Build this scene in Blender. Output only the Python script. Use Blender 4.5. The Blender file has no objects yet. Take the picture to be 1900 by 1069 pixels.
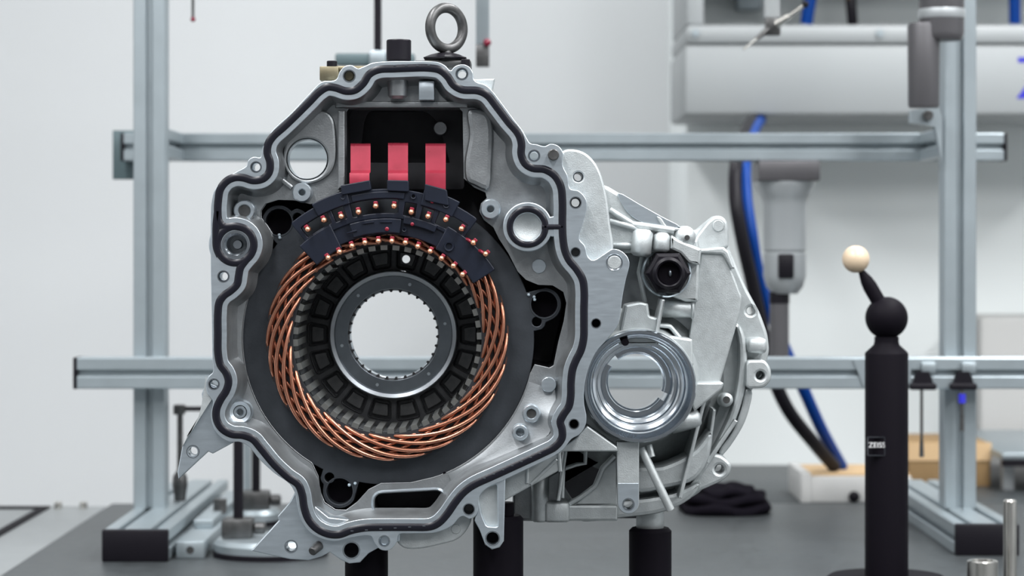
import bpy, bmesh, math, random
from mathutils import Vector, Matrix
random.seed(7)
PI = math.pi
# ------------------------------------------------------------------ camera
FPX, F = 4486.0, 2.243            # focal length in pixels (1900 wide), distance of the flange face
S0 = F / FPX                      # metres per pixel on the flange face (0.5 mm)
VX, VY = 950.0, 450.0             # vanishing point of the depth lines
TABLE_Z = 0.90
ZC = TABLE_Z + 0.403
scene = bpy.context.scene
col = scene.collection
cam_d = bpy.data.cameras.new('camera'); cam = bpy.data.objects.new('camera', cam_d); col.objects.link(cam)
cam.location = (0, 0, ZC); cam.rotation_euler = (PI / 2, 0, 0)
cam_d.sensor_width = 36.0; cam_d.lens = FPX * 36.0 / 1900.0
cam_d.shift_y = -(534.5 - VY) / 1900.0
cam_d.dof.use_dof = True; cam_d.dof.focus_distance = F + 0.012; cam_d.dof.aperture_fstop = 7.0
cam_d.clip_start = 0.05; cam_d.clip_end = 60
scene.camera = cam
# ------------------------------------------------------------------ light
w = bpy.data.worlds.new('world'); scene.world = w; w.use_nodes = True
bg = w.node_tree.nodes['Background']; bg.inputs[0].default_value = (0.90, 0.95, 1.0, 1); bg.inputs[1].default_value = 0.22
def area(name, loc, rot, sx, sy, power, color=(1, 1, 1)):
    l = bpy.data.lights.new(name, 'AREA'); l.shape = 'RECTANGLE'; l.size = sx; l.size_y = sy; l.energy = power; l.color = color
    o = bpy.data.objects.new(name, l); col.objects.link(o); o.location = loc; o.rotation_euler = rot
    return o
LC = (0.985, 0.99, 1.0)
for (lx, ly, sy, en_) in [(-0.75, 1.5, 2.0, 78), (0.95, 1.5, 2.0, 78), (-2.6, 1.5, 2.0, 55), (2.8, 1.5, 2.0, 70),
                          (-0.75, -0.9, 1.6, 42), (0.95, -0.9, 1.6, 42), (2.8, -0.9, 1.6, 105), (-2.6, -0.9, 1.6, 40), (1.3, 3.25, 0.9, 55),  # last one: unseen fill lamp added to brighten the machine column
                          (-0.75, 4.5, 1.4, 8), (0.22, 4.85, 1.2, 18), (-2.6, 4.5, 1.4, 10)]:  # unseen fill lamps added to brighten the back wall
    area('ceiling_and_fill_lamp', (lx, ly, 3.2), (0, 0, 0), 0.3, sy, en_, LC)
scene.view_settings.view_transform = 'Standard'; scene.view_settings.look = 'None'
scene.view_settings.gamma = 1.0; scene.view_settings.use_curve_mapping = False
scene.view_settings.exposure = -0.2

# ------------------------------------------------------------------ materials
def mat(name, color, metal=0.0, rough=0.5, noise=0.0, nscale=60.0, bump=0.0, bscale=200.0, stretch=None, coat=0.0, rvar=0.0, spec=None):
    m = bpy.data.materials.new(name); m.use_nodes = True
    nt = m.node_tree; b = nt.nodes['Principled BSDF']
    b.inputs['Base Color'].default_value = (*color, 1); b.inputs['Metallic'].default_value = metal
    b.inputs['Roughness'].default_value = rough
    if spec is not None: b.inputs['Specular IOR Level'].default_value = spec
    if coat: b.inputs['Coat Weight'].default_value = coat; b.inputs['Coat Roughness'].default_value = 0.15
    tc = nt.nodes.new('ShaderNodeTexCoord'); src = tc.outputs['Object']
    if stretch:
        mp = nt.nodes.new('ShaderNodeMapping'); mp.inputs['Scale'].default_value = stretch
        nt.links.new(src, mp.inputs[0]); src = mp.outputs[0]
    if noise or rvar:
        n = nt.nodes.new('ShaderNodeTexNoise'); n.inputs['Scale'].default_value = nscale; n.inputs['Detail'].default_value = 6
        nt.links.new(src, n.inputs['Vector'])
        if noise:
            r = nt.nodes.new('ShaderNodeValToRGB')
            r.color_ramp.elements[0].position = 0.3; r.color_ramp.elements[1].position = 0.7
            r.color_ramp.elements[0].color = (*[c * (1 - noise) for c in color], 1)
            r.color_ramp.elements[1].color = (*[min(1, c * (1 + noise)) for c in color], 1)
            nt.links.new(n.outputs['Fac'], r.inputs[0]); nt.links.new(r.outputs[0], b.inputs['Base Color'])
        if rvar:
            mr = nt.nodes.new('ShaderNodeMapRange'); mr.inputs[3].default_value = rough - rvar; mr.inputs[4].default_value = rough + rvar
            nt.links.new(n.outputs['Fac'], mr.inputs[0]); nt.links.new(mr.outputs[0], b.inputs['Roughness'])
    if bump:
        n2 = nt.nodes.new('ShaderNodeTexNoise'); n2.inputs['Scale'].default_value = bscale; n2.inputs['Detail'].default_value = 3
        nt.links.new(src, n2.inputs['Vector'])
        bp = nt.nodes.new('ShaderNodeBump'); bp.inputs['Strength'].default_value = bump; bp.inputs['Distance'].default_value = 0.001
        nt.links.new(n2.outputs['Fac'], bp.inputs['Height']); nt.links.new(bp.outputs[0], b.inputs['Normal'])
    return m
M = {}
M['wall'] = mat('wall_paint', (0.69, 0.708, 0.715), 0, 0.8, 0.01, 2)
M['cabinet'] = mat('cabinet_paint', (0.86, 0.90, 0.895), 0, 0.5, 0.01, 3)
M['cabinet_grey'] = mat('grey_cabinet_paint', (0.42, 0.42, 0.41), 0, 0.5, 0.01, 3)
M['cabinet_white'] = mat('cabinet_white_paint', (0.34, 0.36, 0.365), 0, 0.45, 0.01, 3)
M['table'] = mat('granite', (0.040, 0.046, 0.049), 0, 0.44, 0.22, 55, 0.05, 400, rvar=0.06)
M['floor'] = mat('floor_vinyl', (0.30, 0.31, 0.32), 0, 0.5, 0.1, 8)
M['strip'] = mat('table_edge_paint', (0.22, 0.235, 0.24), 0, 0.4, 0.05, 20)
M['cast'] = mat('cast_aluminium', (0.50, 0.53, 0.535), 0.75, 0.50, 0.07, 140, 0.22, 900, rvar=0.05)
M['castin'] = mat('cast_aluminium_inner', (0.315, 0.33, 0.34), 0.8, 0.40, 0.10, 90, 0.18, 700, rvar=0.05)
M['castramp'] = mat('cast_aluminium_lit', (0.38, 0.40, 0.415), 0.85, 0.42, 0.06, 90, 0.10, 700, rvar=0.05)  # lighter copy of the inner casting, stronger light painted into the colour
M['mach'] = mat('machined_aluminium', (0.60, 0.665, 0.715), 0.92, 0.34, 0.05, 60, 0.04, 500, stretch=(1, 1, 6), rvar=0.05)
M['bore'] = mat('turned_aluminium', (0.52, 0.56, 0.60), 1.0, 0.2, 0.05, 30, 0.0, 500, rvar=0.04)
M['alu'] = mat('anodised_aluminium', (0.36, 0.41, 0.435), 0.7, 0.40, 0.03, 30, rvar=0.03)
M['steel'] = mat('dark_steel', (0.10, 0.10, 0.10), 0.85, 0.42, 0.3, 70, 0.15, 400)
M['shiny'] = mat('ground_steel', (0.62, 0.60, 0.56), 1.0, 0.25, 0.08, 40, rvar=0.05)
M['brass'] = mat('brass', (0.24, 0.21, 0.14), 0.9, 0.38, 0.15, 90)
M['lam'] = mat('lamination_steel', (0.055, 0.062, 0.072), 0.55, 0.46, 0.12, 60, 0.08, 500, rvar=0.06)
M['tooth'] = mat('tooth_steel', (0.36, 0.36, 0.34), 0.95, 0.3, 0.1, 80)
M['liner'] = mat('slot_liner', (0.012, 0.014, 0.018), 0.0, 0.5)
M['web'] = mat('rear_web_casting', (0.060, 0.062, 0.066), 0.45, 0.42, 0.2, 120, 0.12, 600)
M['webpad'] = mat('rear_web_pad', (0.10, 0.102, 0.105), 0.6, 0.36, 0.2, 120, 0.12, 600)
M['ring'] = mat('bearing_ring_steel', (0.20, 0.225, 0.25), 0.85, 0.32, 0.15, 40, rvar=0.06)
M['ringrim'] = mat('bearing_rim_steel', (0.36, 0.385, 0.41), 0.95, 0.32, 0.06, 40)
M['copper'] = mat('enamelled_copper', (0.47, 0.205, 0.13), 0.9, 0.30, 0.16, 120, coat=0.3)
M['copper_end'] = mat('bare_copper', (0.86, 0.44, 0.27), 0.9, 0.25, 0.1, 200)
M['enamel'] = mat('red_enamel', (0.22, 0.012, 0.03), 0.2, 0.3)
M['navy'] = mat('navy_plastic', (0.006, 0.009, 0.019), 0.0, 0.42, 0.15, 60, spec=0.35)
M['red'] = mat('red_plated_busbar', (0.36, 0.035, 0.062), 0.35, 0.30, 0.25, 35, rvar=0.08)
M['seal'] = mat('black_rubber_seal', (0.007, 0.007, 0.012), 0.0, 0.3, spec=0.35)
M['blackp'] = mat('black_plastic', (0.006, 0.005, 0.008), 0.0, 0.45, spec=0.2)
M['blackm'] = mat('black_matt', (0.0045, 0.0035, 0.006), 0.0, 0.6, spec=0.08)
M['pocket'] = mat('recess_shade_casting', (0.035, 0.035, 0.04), 0.3, 0.5, 0.2, 50)  # casting colour darkened to paint in the shade of deep recesses
M['ivory'] = mat('ivory_ceramic', (0.60, 0.47, 0.33), 0.0, 0.28, 0.02, 20)
M['blue'] = mat('blue_hose', (0.0, 0.045, 0.26), 0.0, 0.45, spec=0.2)
M['bluelogo'] = mat('blue_print', (0.02, 0.02, 0.45), 0.0, 0.5)
M['probe'] = mat('probe_grey', (0.34, 0.36, 0.37), 0.35, 0.4)
M['probedark'] = mat('probe_dark_grey', (0.095, 0.092, 0.098), 0.35, 0.42)
M['cardboard'] = mat('cardboard', (0.27, 0.17, 0.075), 0.0, 0.8, 0.12, 20)
M['carton'] = mat('white_carton', (0.50, 0.50, 0.49), 0.0, 0.6)
M['tan'] = mat('tan_carton_lid', (0.55, 0.38, 0.21), 0.0, 0.7)
M['cloth'] = mat('black_cloth', (0.006, 0.005, 0.008), 0.0, 0.9, spec=0.05)
M['white'] = mat('white_print', (0.75, 0.75, 0.75), 0.0, 0.5)
M['ruby'] = mat('ruby', (0.18, 0.01, 0.03), 0.0, 0.15)
M['lampm'] = mat('lamp_housing', (0.8, 0.8, 0.8), 0, 0.5)
M['teal'] = mat('blue_grey_paint', (0.09, 0.13, 0.14), 0.2, 0.5)
M['paleblue'] = mat('pale_blue_marker', (0.55, 0.65, 0.72), 0.2, 0.4)

# ------------------------------------------------------------------ coordinates
def P(px, py, Y):                          # photograph pixel at distance Y -> world
    return Vector(((px - VX) * Y / FPX, Y, ZC - (py - VY) * Y / FPX))
def O(u, v, d=0.0):                        # flange-face coordinates (pixels), depth d in mm -> world
    return Vector(((u - VX) * S0, F + d / 1000.0, ZC - (v - VY) * S0))
def PD(px, py, d): return P(px, py, F + d / 1000.0)
def up(px, py, d):                         # pixel seen at depth d -> flange-face coordinates
    k = (F + d / 1000.0) / F
    return (VX + (px - VX) * k, VY + (py - VY) * k)
def ups(pts, d): return [up(x, y, d) for x, y in pts]

# ------------------------------------------------------------------ things
ORG = {}
def thing(name, label, cat, loc, group=None):
    o = bpy.data.objects.new(name, None); col.objects.link(o); o.location = loc; o.empty_display_size = 0.02
    o['label'] = label; o['category'] = cat
    if group: o['group'] = group
    return o
def tag(o, label, cat, group=None):
    o['label'] = label; o['category'] = cat
    if group: o['group'] = group
    return o
def world_loc(o):
    v = Vector(o.location); p = o.parent
    while p is not None: v = v + Vector(p.location); p = p.parent
    return v
def link_mesh(name, me, m, parent=None, origin=None, smooth=35):
    """mesh in world coordinates -> object with a sensible origin, child of parent"""
    n = len(me.vertices)
    if origin is None:
        lo = Vector((1e9,) * 3); hi = Vector((-1e9,) * 3)
        for v in me.vertices:
            for k in range(3):
                lo[k] = min(lo[k], v.co[k]); hi[k] = max(hi[k], v.co[k])
        origin = Vector(((lo.x + hi.x) / 2, (lo.y + hi.y) / 2, lo.z))
    me.transform(Matrix.Translation(-origin))
    me.materials.clear(); me.materials.append(M[m] if isinstance(m, str) else m)
    if smooth:
        for p in me.polygons: p.use_smooth = True
        try: me.set_sharp_from_angle(angle=math.radians(smooth))
        except Exception: pass
    o = bpy.data.objects.new(name, me); col.objects.link(o)
    if parent is not None:
        o.parent = parent; o.location = origin - world_loc(parent)
    else: o.location = origin
    return o
class MB:
    def __init__(s): s.v = []; s.f = []
    def add(s, vs, fs):
        b = len(s.v); s.v += [tuple(x) for x in vs]; s.f += [tuple(i + b for i in q) for q in fs]; return s
    def box(s, a, b, c=0.0):
        x0, x1 = sorted((a[0], b[0])); y0, y1 = sorted((a[1], b[1])); z0, z1 = sorted((a[2], b[2]))
        bm = bmesh.new(); bmesh.ops.create_cube(bm, size=1)
        for v in bm.verts:
            v.co = Vector(((x0 + x1) / 2 + v.co.x * (x1 - x0), (y0 + y1) / 2 + v.co.y * (y1 - y0), (z0 + z1) / 2 + v.co.z * (z1 - z0)))
        if c > 0: bmesh.ops.bevel(bm, geom=bm.edges[:], offset=min(c, 0.45 * min(x1 - x0, y1 - y0, z1 - z0)), segments=2, affect='EDGES', profile=0.5)
        bm.verts.index_update(); s.add([v.co.copy() for v in bm.verts], [[v.index for v in f.verts] for f in bm.faces]); bm.free(); return s
    def rings(s, rs, cap0=True, cap1=True, closed=False):
        n = len(rs[0]); vs = [p for r in rs for p in r]; fs = []
        m = len(rs)
        for i in range(m if closed else m - 1):
            a = i * n; b = ((i + 1) % m) * n
            for j in range(n): fs.append((a + j, a + (j + 1) % n, b + (j + 1) % n, b + j))
        if not closed:
            if cap0: fs.append(tuple(reversed(range(n))))
            if cap1: fs.append(tuple((m - 1) * n + j for j in range(n)))
        return s.add(vs, fs)
    def cyl(s, p0, p1, r0, r1=None, n=24, c=0.0, cap=True):
        p0 = Vector(p0); p1 = Vector(p1); r1 = r0 if r1 is None else r1
        ax = (p1 - p0).normalized(); t = Vector((0, 0, 1)) if abs(ax.z) < .9 else Vector((1, 0, 0))
        a = ax.cross(t).normalized(); b = ax.cross(a)
        def ring(p, r): return [p + (a * math.cos(2 * PI * k / n) + b * math.sin(2 * PI * k / n)) * r for k in range(n)]
        L = [(p0, r0), (p1, r1)]
        if c: L = [(p0, r0 - c), (p0 + ax * c, r0), (p1 - ax * c, r1), (p1, r1 - c)]
        return s.rings([ring(p, r) for p, r in L], cap, cap)
    def lathe(s, p, axis, prof, n=48, closed=False):
        """prof: (r, t) metres, t along axis from p"""
        p = Vector(p); ax = Vector(axis).normalized(); t = Vector((0, 0, 1)) if abs(ax.z) < .9 else Vector((1, 0, 0))
        a = ax.cross(t).normalized(); b = ax.cross(a)
        return s.rings([[p + ax * h + (a * math.cos(2 * PI * k / n) + b * math.sin(2 * PI * k / n)) * max(r, 1e-5) for k in range(n)] for r, h in prof],
                       False, False, closed)
    def tube(s, pts, r, n=10, closed=False, flat=None, ez=None):
        """r: radius or list. flat=(a,b): elliptic section, a across, b along +-Y"""
        pts = [Vector(p) for p in pts]; m = len(pts); rs = []
        ref = Vector((0, 1, 0)) if ez is None else Vector(ez)
        for i in range(m):
            if closed: t = pts[(i + 1) % m] - pts[i - 1]
            else: t = pts[min(i + 1, m - 1)] - pts[max(i - 1, 0)]
            t.normalize(); rf = ref
            if abs(t.dot(rf)) > .95: rf = Vector((1, 0, 0))
            a = t.cross(rf).normalized(); b = a.cross(t)
            rr = r[i] if isinstance(r, (list, tuple)) else r
            ra, rb = (flat if flat else (rr, rr))
            rs.append([pts[i] + a * ra * math.cos(2 * PI * k / n) + b * rb * math.sin(2 * PI * k / n) for k in range(n)])
        return s.rings(rs, True, True, closed)
    def sphere(s, c, r, n=28, sc=(1, 1, 1)):
        c = Vector(c); rs = []
        for i in range(1, n // 2):
            th = PI * i / (n // 2)
            rs.append([c + Vector((r * sc[0] * math.sin(th) * math.cos(2 * PI * k / n), r * sc[1] * math.sin(th) * math.sin(2 * PI * k / n), r * sc[2] * math.cos(th))) for k in range(n)])
        return s.rings(rs)
    def prism(s, pts, vec):
        """polygon of world points extruded by vec"""
        pts = [Vector(p) for p in pts]; v = Vector(vec)
        return s.rings([pts, [p + v for p in pts]])
    def mesh(s, name='m'):
        me = bpy.data.meshes.new(name); me.from_pydata(s.v, [], s.f)
        bm = bmesh.new(); bm.from_mesh(me); bmesh.ops.recalc_face_normals(bm, faces=bm.faces[:]); bm.to_mesh(me); bm.free()
        return me
    def build(s, name, m, parent=None, smooth=35, origin=None):
        return link_mesh(name, s.mesh(name), m, parent, origin, smooth)

def spline(pts, n=6, closed=True, alpha=0.5):
    """centripetal Catmull-Rom through the points"""
    P_ = [Vector((p[0], p[1])) for p in pts]; out = []; m = len(P_)
    for i in range(m if closed else m - 1):
        p0, p1, p2, p3 = (P_[(i + k) % m] if closed else P_[min(max(i + k, 0), m - 1)] for k in (-1, 0, 1, 2))
        if not closed and i == 0: p0 = p1 + (p1 - p2)
        if not closed and i == m - 2: p3 = p2 + (p2 - p1)
        t0 = 0; t1 = t0 + max((p1 - p0).length, 1e-6) ** alpha; t2 = t1 + max((p2 - p1).length, 1e-6) ** alpha; t3 = t2 + max((p3 - p2).length, 1e-6) ** alpha
        for j in range(n):
            t = t1 + (t2 - t1) * j / n
            A1 = p0 * ((t1 - t) / (t1 - t0)) + p1 * ((t - t0) / (t1 - t0)); A2 = p1 * ((t2 - t) / (t2 - t1)) + p2 * ((t - t1) / (t2 - t1)); A3 = p2 * ((t3 - t) / (t3 - t2)) + p3 * ((t - t2) / (t3 - t2))
            B1 = A1 * ((t2 - t) / (t2 - t0)) + A2 * ((t - t0) / (t2 - t0)); B2 = A2 * ((t3 - t) / (t3 - t1)) + A3 * ((t - t1) / (t3 - t1))
            c = B1 * ((t2 - t) / (t2 - t1)) + B2 * ((t - t1) / (t2 - t1)); out.append((c.x, c.y))
    if not closed: out.append(tuple(P_[-1]))
    return out
def rounded(pts, r, n=4):
    """polygon with its corners rounded by radius r"""
    out = []; m = len(pts)
    for i in range(m):
        p = Vector(pts[i]); a = Vector(pts[i - 1]) - p; b = Vector(pts[(i + 1) % m]) - p
        la, lb = a.length, b.length; k = min(r, .45 * la, .45 * lb); pa = p + a / la * k; pb = p + b / lb * k
        for j in range(n + 1):
            t = j / n; c = pa * (1 - t) ** 2 + p * 2 * t * (1 - t) + pb * t * t; out.append((c.x, c.y))
    return out
def circ(u, v, r, n=32, a0=0): return [(u + r * math.cos(a0 + 2 * PI * k / n), v + r * math.sin(a0 + 2 * PI * k / n)) for k in range(n)]
def area2(p): return sum(p[i - 1][0] * p[i][1] - p[i][0] * p[i - 1][1] for i in range(len(p)))
def offset(pts, d):
    """closed curve moved inwards by d (flange pixels), folded spots pulled out"""
    n = len(pts); s = 1 if area2(pts) > 0 else -1; nr = []
    for i in range(n):
        a = Vector(pts[i - 2]); b = Vector(pts[(i + 2) % n]); t = (b - a).normalized(); nr.append(Vector((-t.y, t.x)) * s)
    q = [Vector(pts[i]) + nr[i] * d for i in range(n)]
    for it in range(12):
        bad = False
        for i in range(n):
            best = min((q[i] - Vector(pts[(i + k) % n])).length for k in range(-30, 31))
            if best < abs(d) * .97: bad = True; q[i] = (q[i - 1] + q[(i + 1) % n]) / 2 + nr[i] * 0.25 * (1 if d > 0 else -1)
        if not bad: break
    return [(p.x, p.y) for p in q]
def dedupe(pts):
    out = []
    for p in pts:
        if not out or (Vector(p) - Vector(out[-1])).length > 0.05: out.append(p)
    if len(out) > 1 and (Vector(out[0]) - Vector(out[-1])).length <= 0.05: out.pop()
    return out
def plate_mesh(loops, d0, d1, bevel=0.6):
    """loops in flange-face pixels (first the outline, then holes); front face at depth d0, back at d1 (mm)"""
    cu = bpy.data.curves.new('tmp', 'CURVE'); cu.dimensions = '2D'; cu.fill_mode = 'BOTH'
    b = bevel / 1000.0
    cu.extrude = max((d1 - d0) / 2000.0 - b, 1e-5); cu.bevel_depth = b; cu.bevel_resolution = 1; cu.offset = -b
    for lp in loops:
        lp = dedupe(lp); sp = cu.splines.new('POLY'); sp.points.add(len(lp) - 1); sp.use_cyclic_u = True
        for k, (u, v) in enumerate(lp): sp.points[k].co = ((u - VX) * S0, -(v - VY) * S0, 0, 1)
    ob = bpy.data.objects.new('tmp', cu); col.objects.link(ob)
    dg = bpy.context.evaluated_depsgraph_get(); dg.update()
    me = bpy.data.meshes.new_from_object(ob.evaluated_get(dg))
    bpy.data.objects.remove(ob); bpy.data.curves.remove(cu)
    ym = F + (d0 + d1) / 2000.0
    me.transform(Matrix(((1, 0, 0, 0), (0, 0, -1, ym), (0, 1, 0, ZC), (0, 0, 0, 1))))
    bm = bmesh.new(); bm.from_mesh(me); bmesh.ops.remove_doubles(bm, verts=bm.verts[:], dist=1e-6); bmesh.ops.recalc_face_normals(bm, faces=bm.faces[:]); bm.to_mesh(me); bm.free()
    return me
def plate(name, outer, holes, d0, d1, m, parent, bevel=0.6, px=True, smooth=20):
    """outline and holes measured as pixels seen at depth d0 when px, else in flange-face pixels"""
    lp = [outer] + list(holes)
    if px: lp = [ups(l, d0) for l in lp]
    return link_mesh(name, plate_mesh(lp, d0, d1, bevel), m, parent, None, smooth)
def band(rings, d=None):
    """list of (loop, depth) -> MB wall through them"""
    mb = MB(); mb.rings([[O(u, v, dd) for u, v in lp] for lp, dd in rings], False, False); return mb
def lathe_o(mb, u, v, prof, n=48):
    """prof: (radius flange px, depth mm), axis along depth"""
    return mb.lathe(O(u, v, 0), (0, 1, 0), [(r * S0, d / 1000.0) for r, d in prof], n)
def pin_o(mb, u, v, r, d0, d1, n=28, c=0.0): return mb.cyl(O(u, v, d0), O(u, v, d1), r * S0, n=n, c=c)
def text_mesh(txt, size):
    cu = bpy.data.curves.new('tmp', 'FONT'); cu.body = txt; cu.size = size; cu.extrude = 0.0002
    ob = bpy.data.objects.new('tmp', cu); col.objects.link(ob); dg = bpy.context.evaluated_depsgraph_get(); dg.update()
    me = bpy.data.meshes.new_from_object(ob.evaluated_get(dg)); bpy.data.objects.remove(ob); bpy.data.curves.remove(cu)
    me.transform(Matrix.Rotation(PI / 2, 4, 'X')); return me
def structure(o): o['kind'] = 'structure'; return o

# ================================================================== the room
structure(MB().box((-5, 5.6, 0), (5, 5.75, 3.3)).build('wall_back', 'wall', smooth=0))
structure(MB().box((-5.1, -3, 0), (-5, 5.75, 3.3)).build('wall_left', 'wall', smooth=0))
structure(MB().box((5, -3, 0), (5.1, 5.75, 3.3)).build('wall_right', 'wall', smooth=0))
structure(MB().box((-5.1, -3, -0.1), (5.1, 5.75, 0)).build('floor', 'floor', smooth=0))
structure(MB().box((-5.1, -3, 3.3), (5.1, 5.75, 3.4)).build('ceiling', 'wall', smooth=0))

# ================================================================== motor housing
housing = thing('motor_housing', 'silver cast aluminium motor housing with black seal, open to the front on black posts', 'motor housing', O(760, 1046, 60))
FL = [(716,114),(760,113.5),(800,114),(815,116),(826,122),(836,131),(843,124),(852,120),(862,120),(871,124.5),(877,134),(879,147),(886,153),(899,157),(911,166),(930,190),(953,221),(970,243),(977,256),(984,266),(996,268),(1010,271.5),(1022,267),(1036,271),(1045,284),(1044,306),(1053,326),(1058,350),(1073,354),(1086,367),(1089,384),(1082,414),(1075,443),(1085,456),(1091,476),(1100,483),(1120,472),(1137,462),(1151,465),(1163,475),(1168,488),(1161,520),(1155,550),(1146,604),(1128,628),(1105,655),(1090,690),(1084,720),(1084,750),(1088,773),(1086,790),(1075,806),(1060,815),(1046,833),(1028,846),(991,864),(937,890),(905,905),(890,920),(888,940),(884,955),(872,963),(860,958),(853,960),(838,976),(809,988),(765,990),(740,992),(735,1008),(722,1021),(706,1020),(695,1008),(688,995),(650,998),(625,1004),(600,1001),(575,988),(560,968),(552,940),(547,915),(537,898),(509,878),(480,851),(462,829),(444,820),(425,820),(408,810),(396,792),(391,768),(395,745),(385,730),(382,712),(387,699),(395,690),(394,664),(393,600),(392,552),(391,500),(391,440),(391,400),(392,379),(398,353),(415,332),(440,318),(457,308),(461,297),(471,291),(483,292),(487,275),(503,245),(541,209),(575,173),(597,152),(623,148),(631,132),(640,123),(652,121),(664,127),(676,123),(690,117)]
GA = [(756,126.5),(732,127.5),(702,129.4),(685,138),(673.7,154.8),(658.8,167),(642,169),(623,163),(608,161.6),(593,170),(574.6,188.5),(548,215),(526,236),(507,253),(498,267),(496,284),(501,301),(499.5,319),(488.5,331.5),(469.8,335),(452,330),(436,329.5),(421,336),(409,351),(405,372),(404,392),(406,410),(414,420),(425,421),(437,420),(454,424.5),(466,436),(471,454),(466,471),(455,484),(446,497),(443,511),(440,527),(428.6,539),(415.5,548.5),(407,561),(404.3,582),(404.3,620),(404.6,655),(409,677),(419.5,692),(424,707.5),(420,724.4),(409,742),(401.6,760),(402,778),(411,794.6),(429,805.6),(451,808),(469,815),(484,832),(509,862),(534.7,885.6),(553,899),(560.5,917),(564.5,942),(572,963),(586,979.5),(607.5,990.5),(629.4,992),(651,984.5),(677,979.5),(720,978.5),(760,978.5),(798,977.5),(813,971),(828,956),(845.6,931),(860,914),(878.3,900.5),(918.4,882),(962,862),(1009.4,840),(1030,829),(1042.5,813),(1043,797),(1039.5,783),(1045.8,769),(1055.5,754),(1059,734.6),(1059.5,709),(1062.5,685),(1069,668),(1078,649.5),(1083,627),(1083.5,600),(1083.5,574.7),(1084,541),(1081,519),(1070.4,500),(1056,482.5),(1048,464),(1044.5,442),(1043.5,416.8),(1043.5,372),(1040.5,346),(1029.3,326),(1010.6,314.5),(988,312),(974,303),(967,286),(967.5,267),(962,249),(943,226),(920.8,197),(904,176.5),(887,168.5),(857,166.3),(841,157),(831,142.5),(816,130),(793.5,126)]
FLs = spline(FL, 5); GAs = spline(GA, 5); INs = offset(GAs, 16.5)
flange_holes = [(648,141,10),(857,137,10),(475,310,9),(991,289,9.5),(1068,376,9.5),(1068,468,8),(1106,600,8),(1065,787,8.5),(870,945,9.5),(713,1004,9),(397,713,9),(414.5,513,9.5),(437,454,21)]
plate('flange', FLs, [INs] + [circ(u, v, r, 28) for u, v, r in flange_holes], 0, 30, 'mach', housing, 0.55, px=False)
# hole collars: thin bright rims
for u, v, r in flange_holes:
    mb = MB(); lathe_o(mb, u, v, [(r * .82, 26), (r * .82, 2.2), (r * 1.02, -0.15), (r * 1.22, -0.15), (r * 1.22, 3)], 28)
    mb.build('bolt_hole_rim', 'bore', housing)
for (u, v, r, d) in [(1106,600,8,16),(1065,787,8.5,16),(870,945,9.5,20),(713,1004,9,20),(1068,468,8,12)]:
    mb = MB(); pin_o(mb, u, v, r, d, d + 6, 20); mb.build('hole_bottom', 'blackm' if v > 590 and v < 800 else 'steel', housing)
# seal: flattened bead in the land, ring loops, stub
mb = MB(); mb.tube([O(u, v, 0.2) for u, v in GAs], 0, 10, True, flat=(7.6 * S0, 1.5 / 1000))
mb.tube([O(u, v, 0.25) for u, v in circ(437, 454, 34, 56)], 0, 10, True, flat=(7.4 * S0, 1.5 / 1000))
mb.tube([O(u, v, 0.2) for u, v in spline([(404, 392), (401.5, 415), (401, 440), (402, 460), (408, 475)], 5, False)], 0, 10, False, flat=(7.4 * S0, 1.5 / 1000))
mb.tube([O(u, v, 0.2) for u, v in circ(979, 421, 33, 56)], 0, 10, True, flat=(6 * S0, 1.5 / 1000))
mb.tube([O(1005, 421, 0.2), (O(1020, 421, .2)), O(1044, 421, 0.2)], 0, 10, False, flat=(5 * S0, 1.5 / 1000))
gasket = mb.build('seal', 'seal', housing, 60)
gasket['label'] = 'black rubber seal'
# dashes moulded along the straight runs of the seal
for (x0, y0, x1, y1, n) in [(722, 121.5, 806, 121, 4), (640, 986, 800, 975, 6), (890, 891, 1010, 837, 7)]:
    for k in range(n):
        t = (k + .5) / n; u, v = x0 + (x1 - x0) * t, y0 + (y1 - y0) * t
        MB().box(O(u - 2.6, v - .9, -1.45), O(u + 2.6, v + .9, -1.0)).build('seal_nub', 'ring', gasket, 0)
# wall of the cavity, rounding into the floor
FD = 30.0
r1 = offset(INs, 1.2); r2 = offset(INs, 4.5); r3 = offset(INs, 8); r4 = offset(INs, 13)
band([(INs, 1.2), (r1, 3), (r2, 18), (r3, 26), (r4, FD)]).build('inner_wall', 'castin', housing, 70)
# floor with the opening for stator, ears and terminal pocket
def arc(cx, cy, r, a0, a1, n=24):   # degrees, counter-clockwise seen with y up
    return [(cx + r * math.cos(math.radians(a0 + (a1 - a0) * k / n)), cy - r * math.sin(math.radians(a0 + (a1 - a0) * k / n))) for k in range(n + 1)]
OPEN = ([(494,462),(503,452),(504,436),(494,420),(482,405),(482,390),(492,376),(515,369),(545,370),(575,377),(602,371),(632,352)] +
        [(640,335),(640,206),(648,194),(848,194),(860,206),(862,330),(880,346),(902,356),(905,368),(894,378),(891,392),(899,407),(917,421),(927,442),(945,470),(962,503),(977,518),(999,527),(1026,528),(1047,541),(1053,563),(1048,597),(1038,635),(1029,680),(1020,685),(993,679)] +
        arc(720, 629, 273, -14, -72, 20) + [(760,899),(706,900),(684,911),(662,935),(641,950),(621,949),(600,935),(591,913),(588,886),(578,864)] + arc(720, 629, 273, -122, -216, 26))
OPENo = ups(OPEN, FD)
SLOT = rounded([(695,917),(823,910),(824,951),(695,952)], 18, 8)
fl_out = offset(INs, 3)
hole_big = (570, 295, 38)
PEAR = spline([(530,264),(556,228),(583,209),(604,207),(617,219),(622,245),(622,300),(612,322),(590,337),(566,341),(545,333),(531,316),(526,290)], 5)
plate('cavity_floor', fl_out, [OPENo, ups(SLOT, FD), ups(circ(*hole_big, 48), FD), circ(*up(437, 454, FD), 26)], FD, FD + 10, 'castin', housing, 0.8, px=False)
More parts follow.
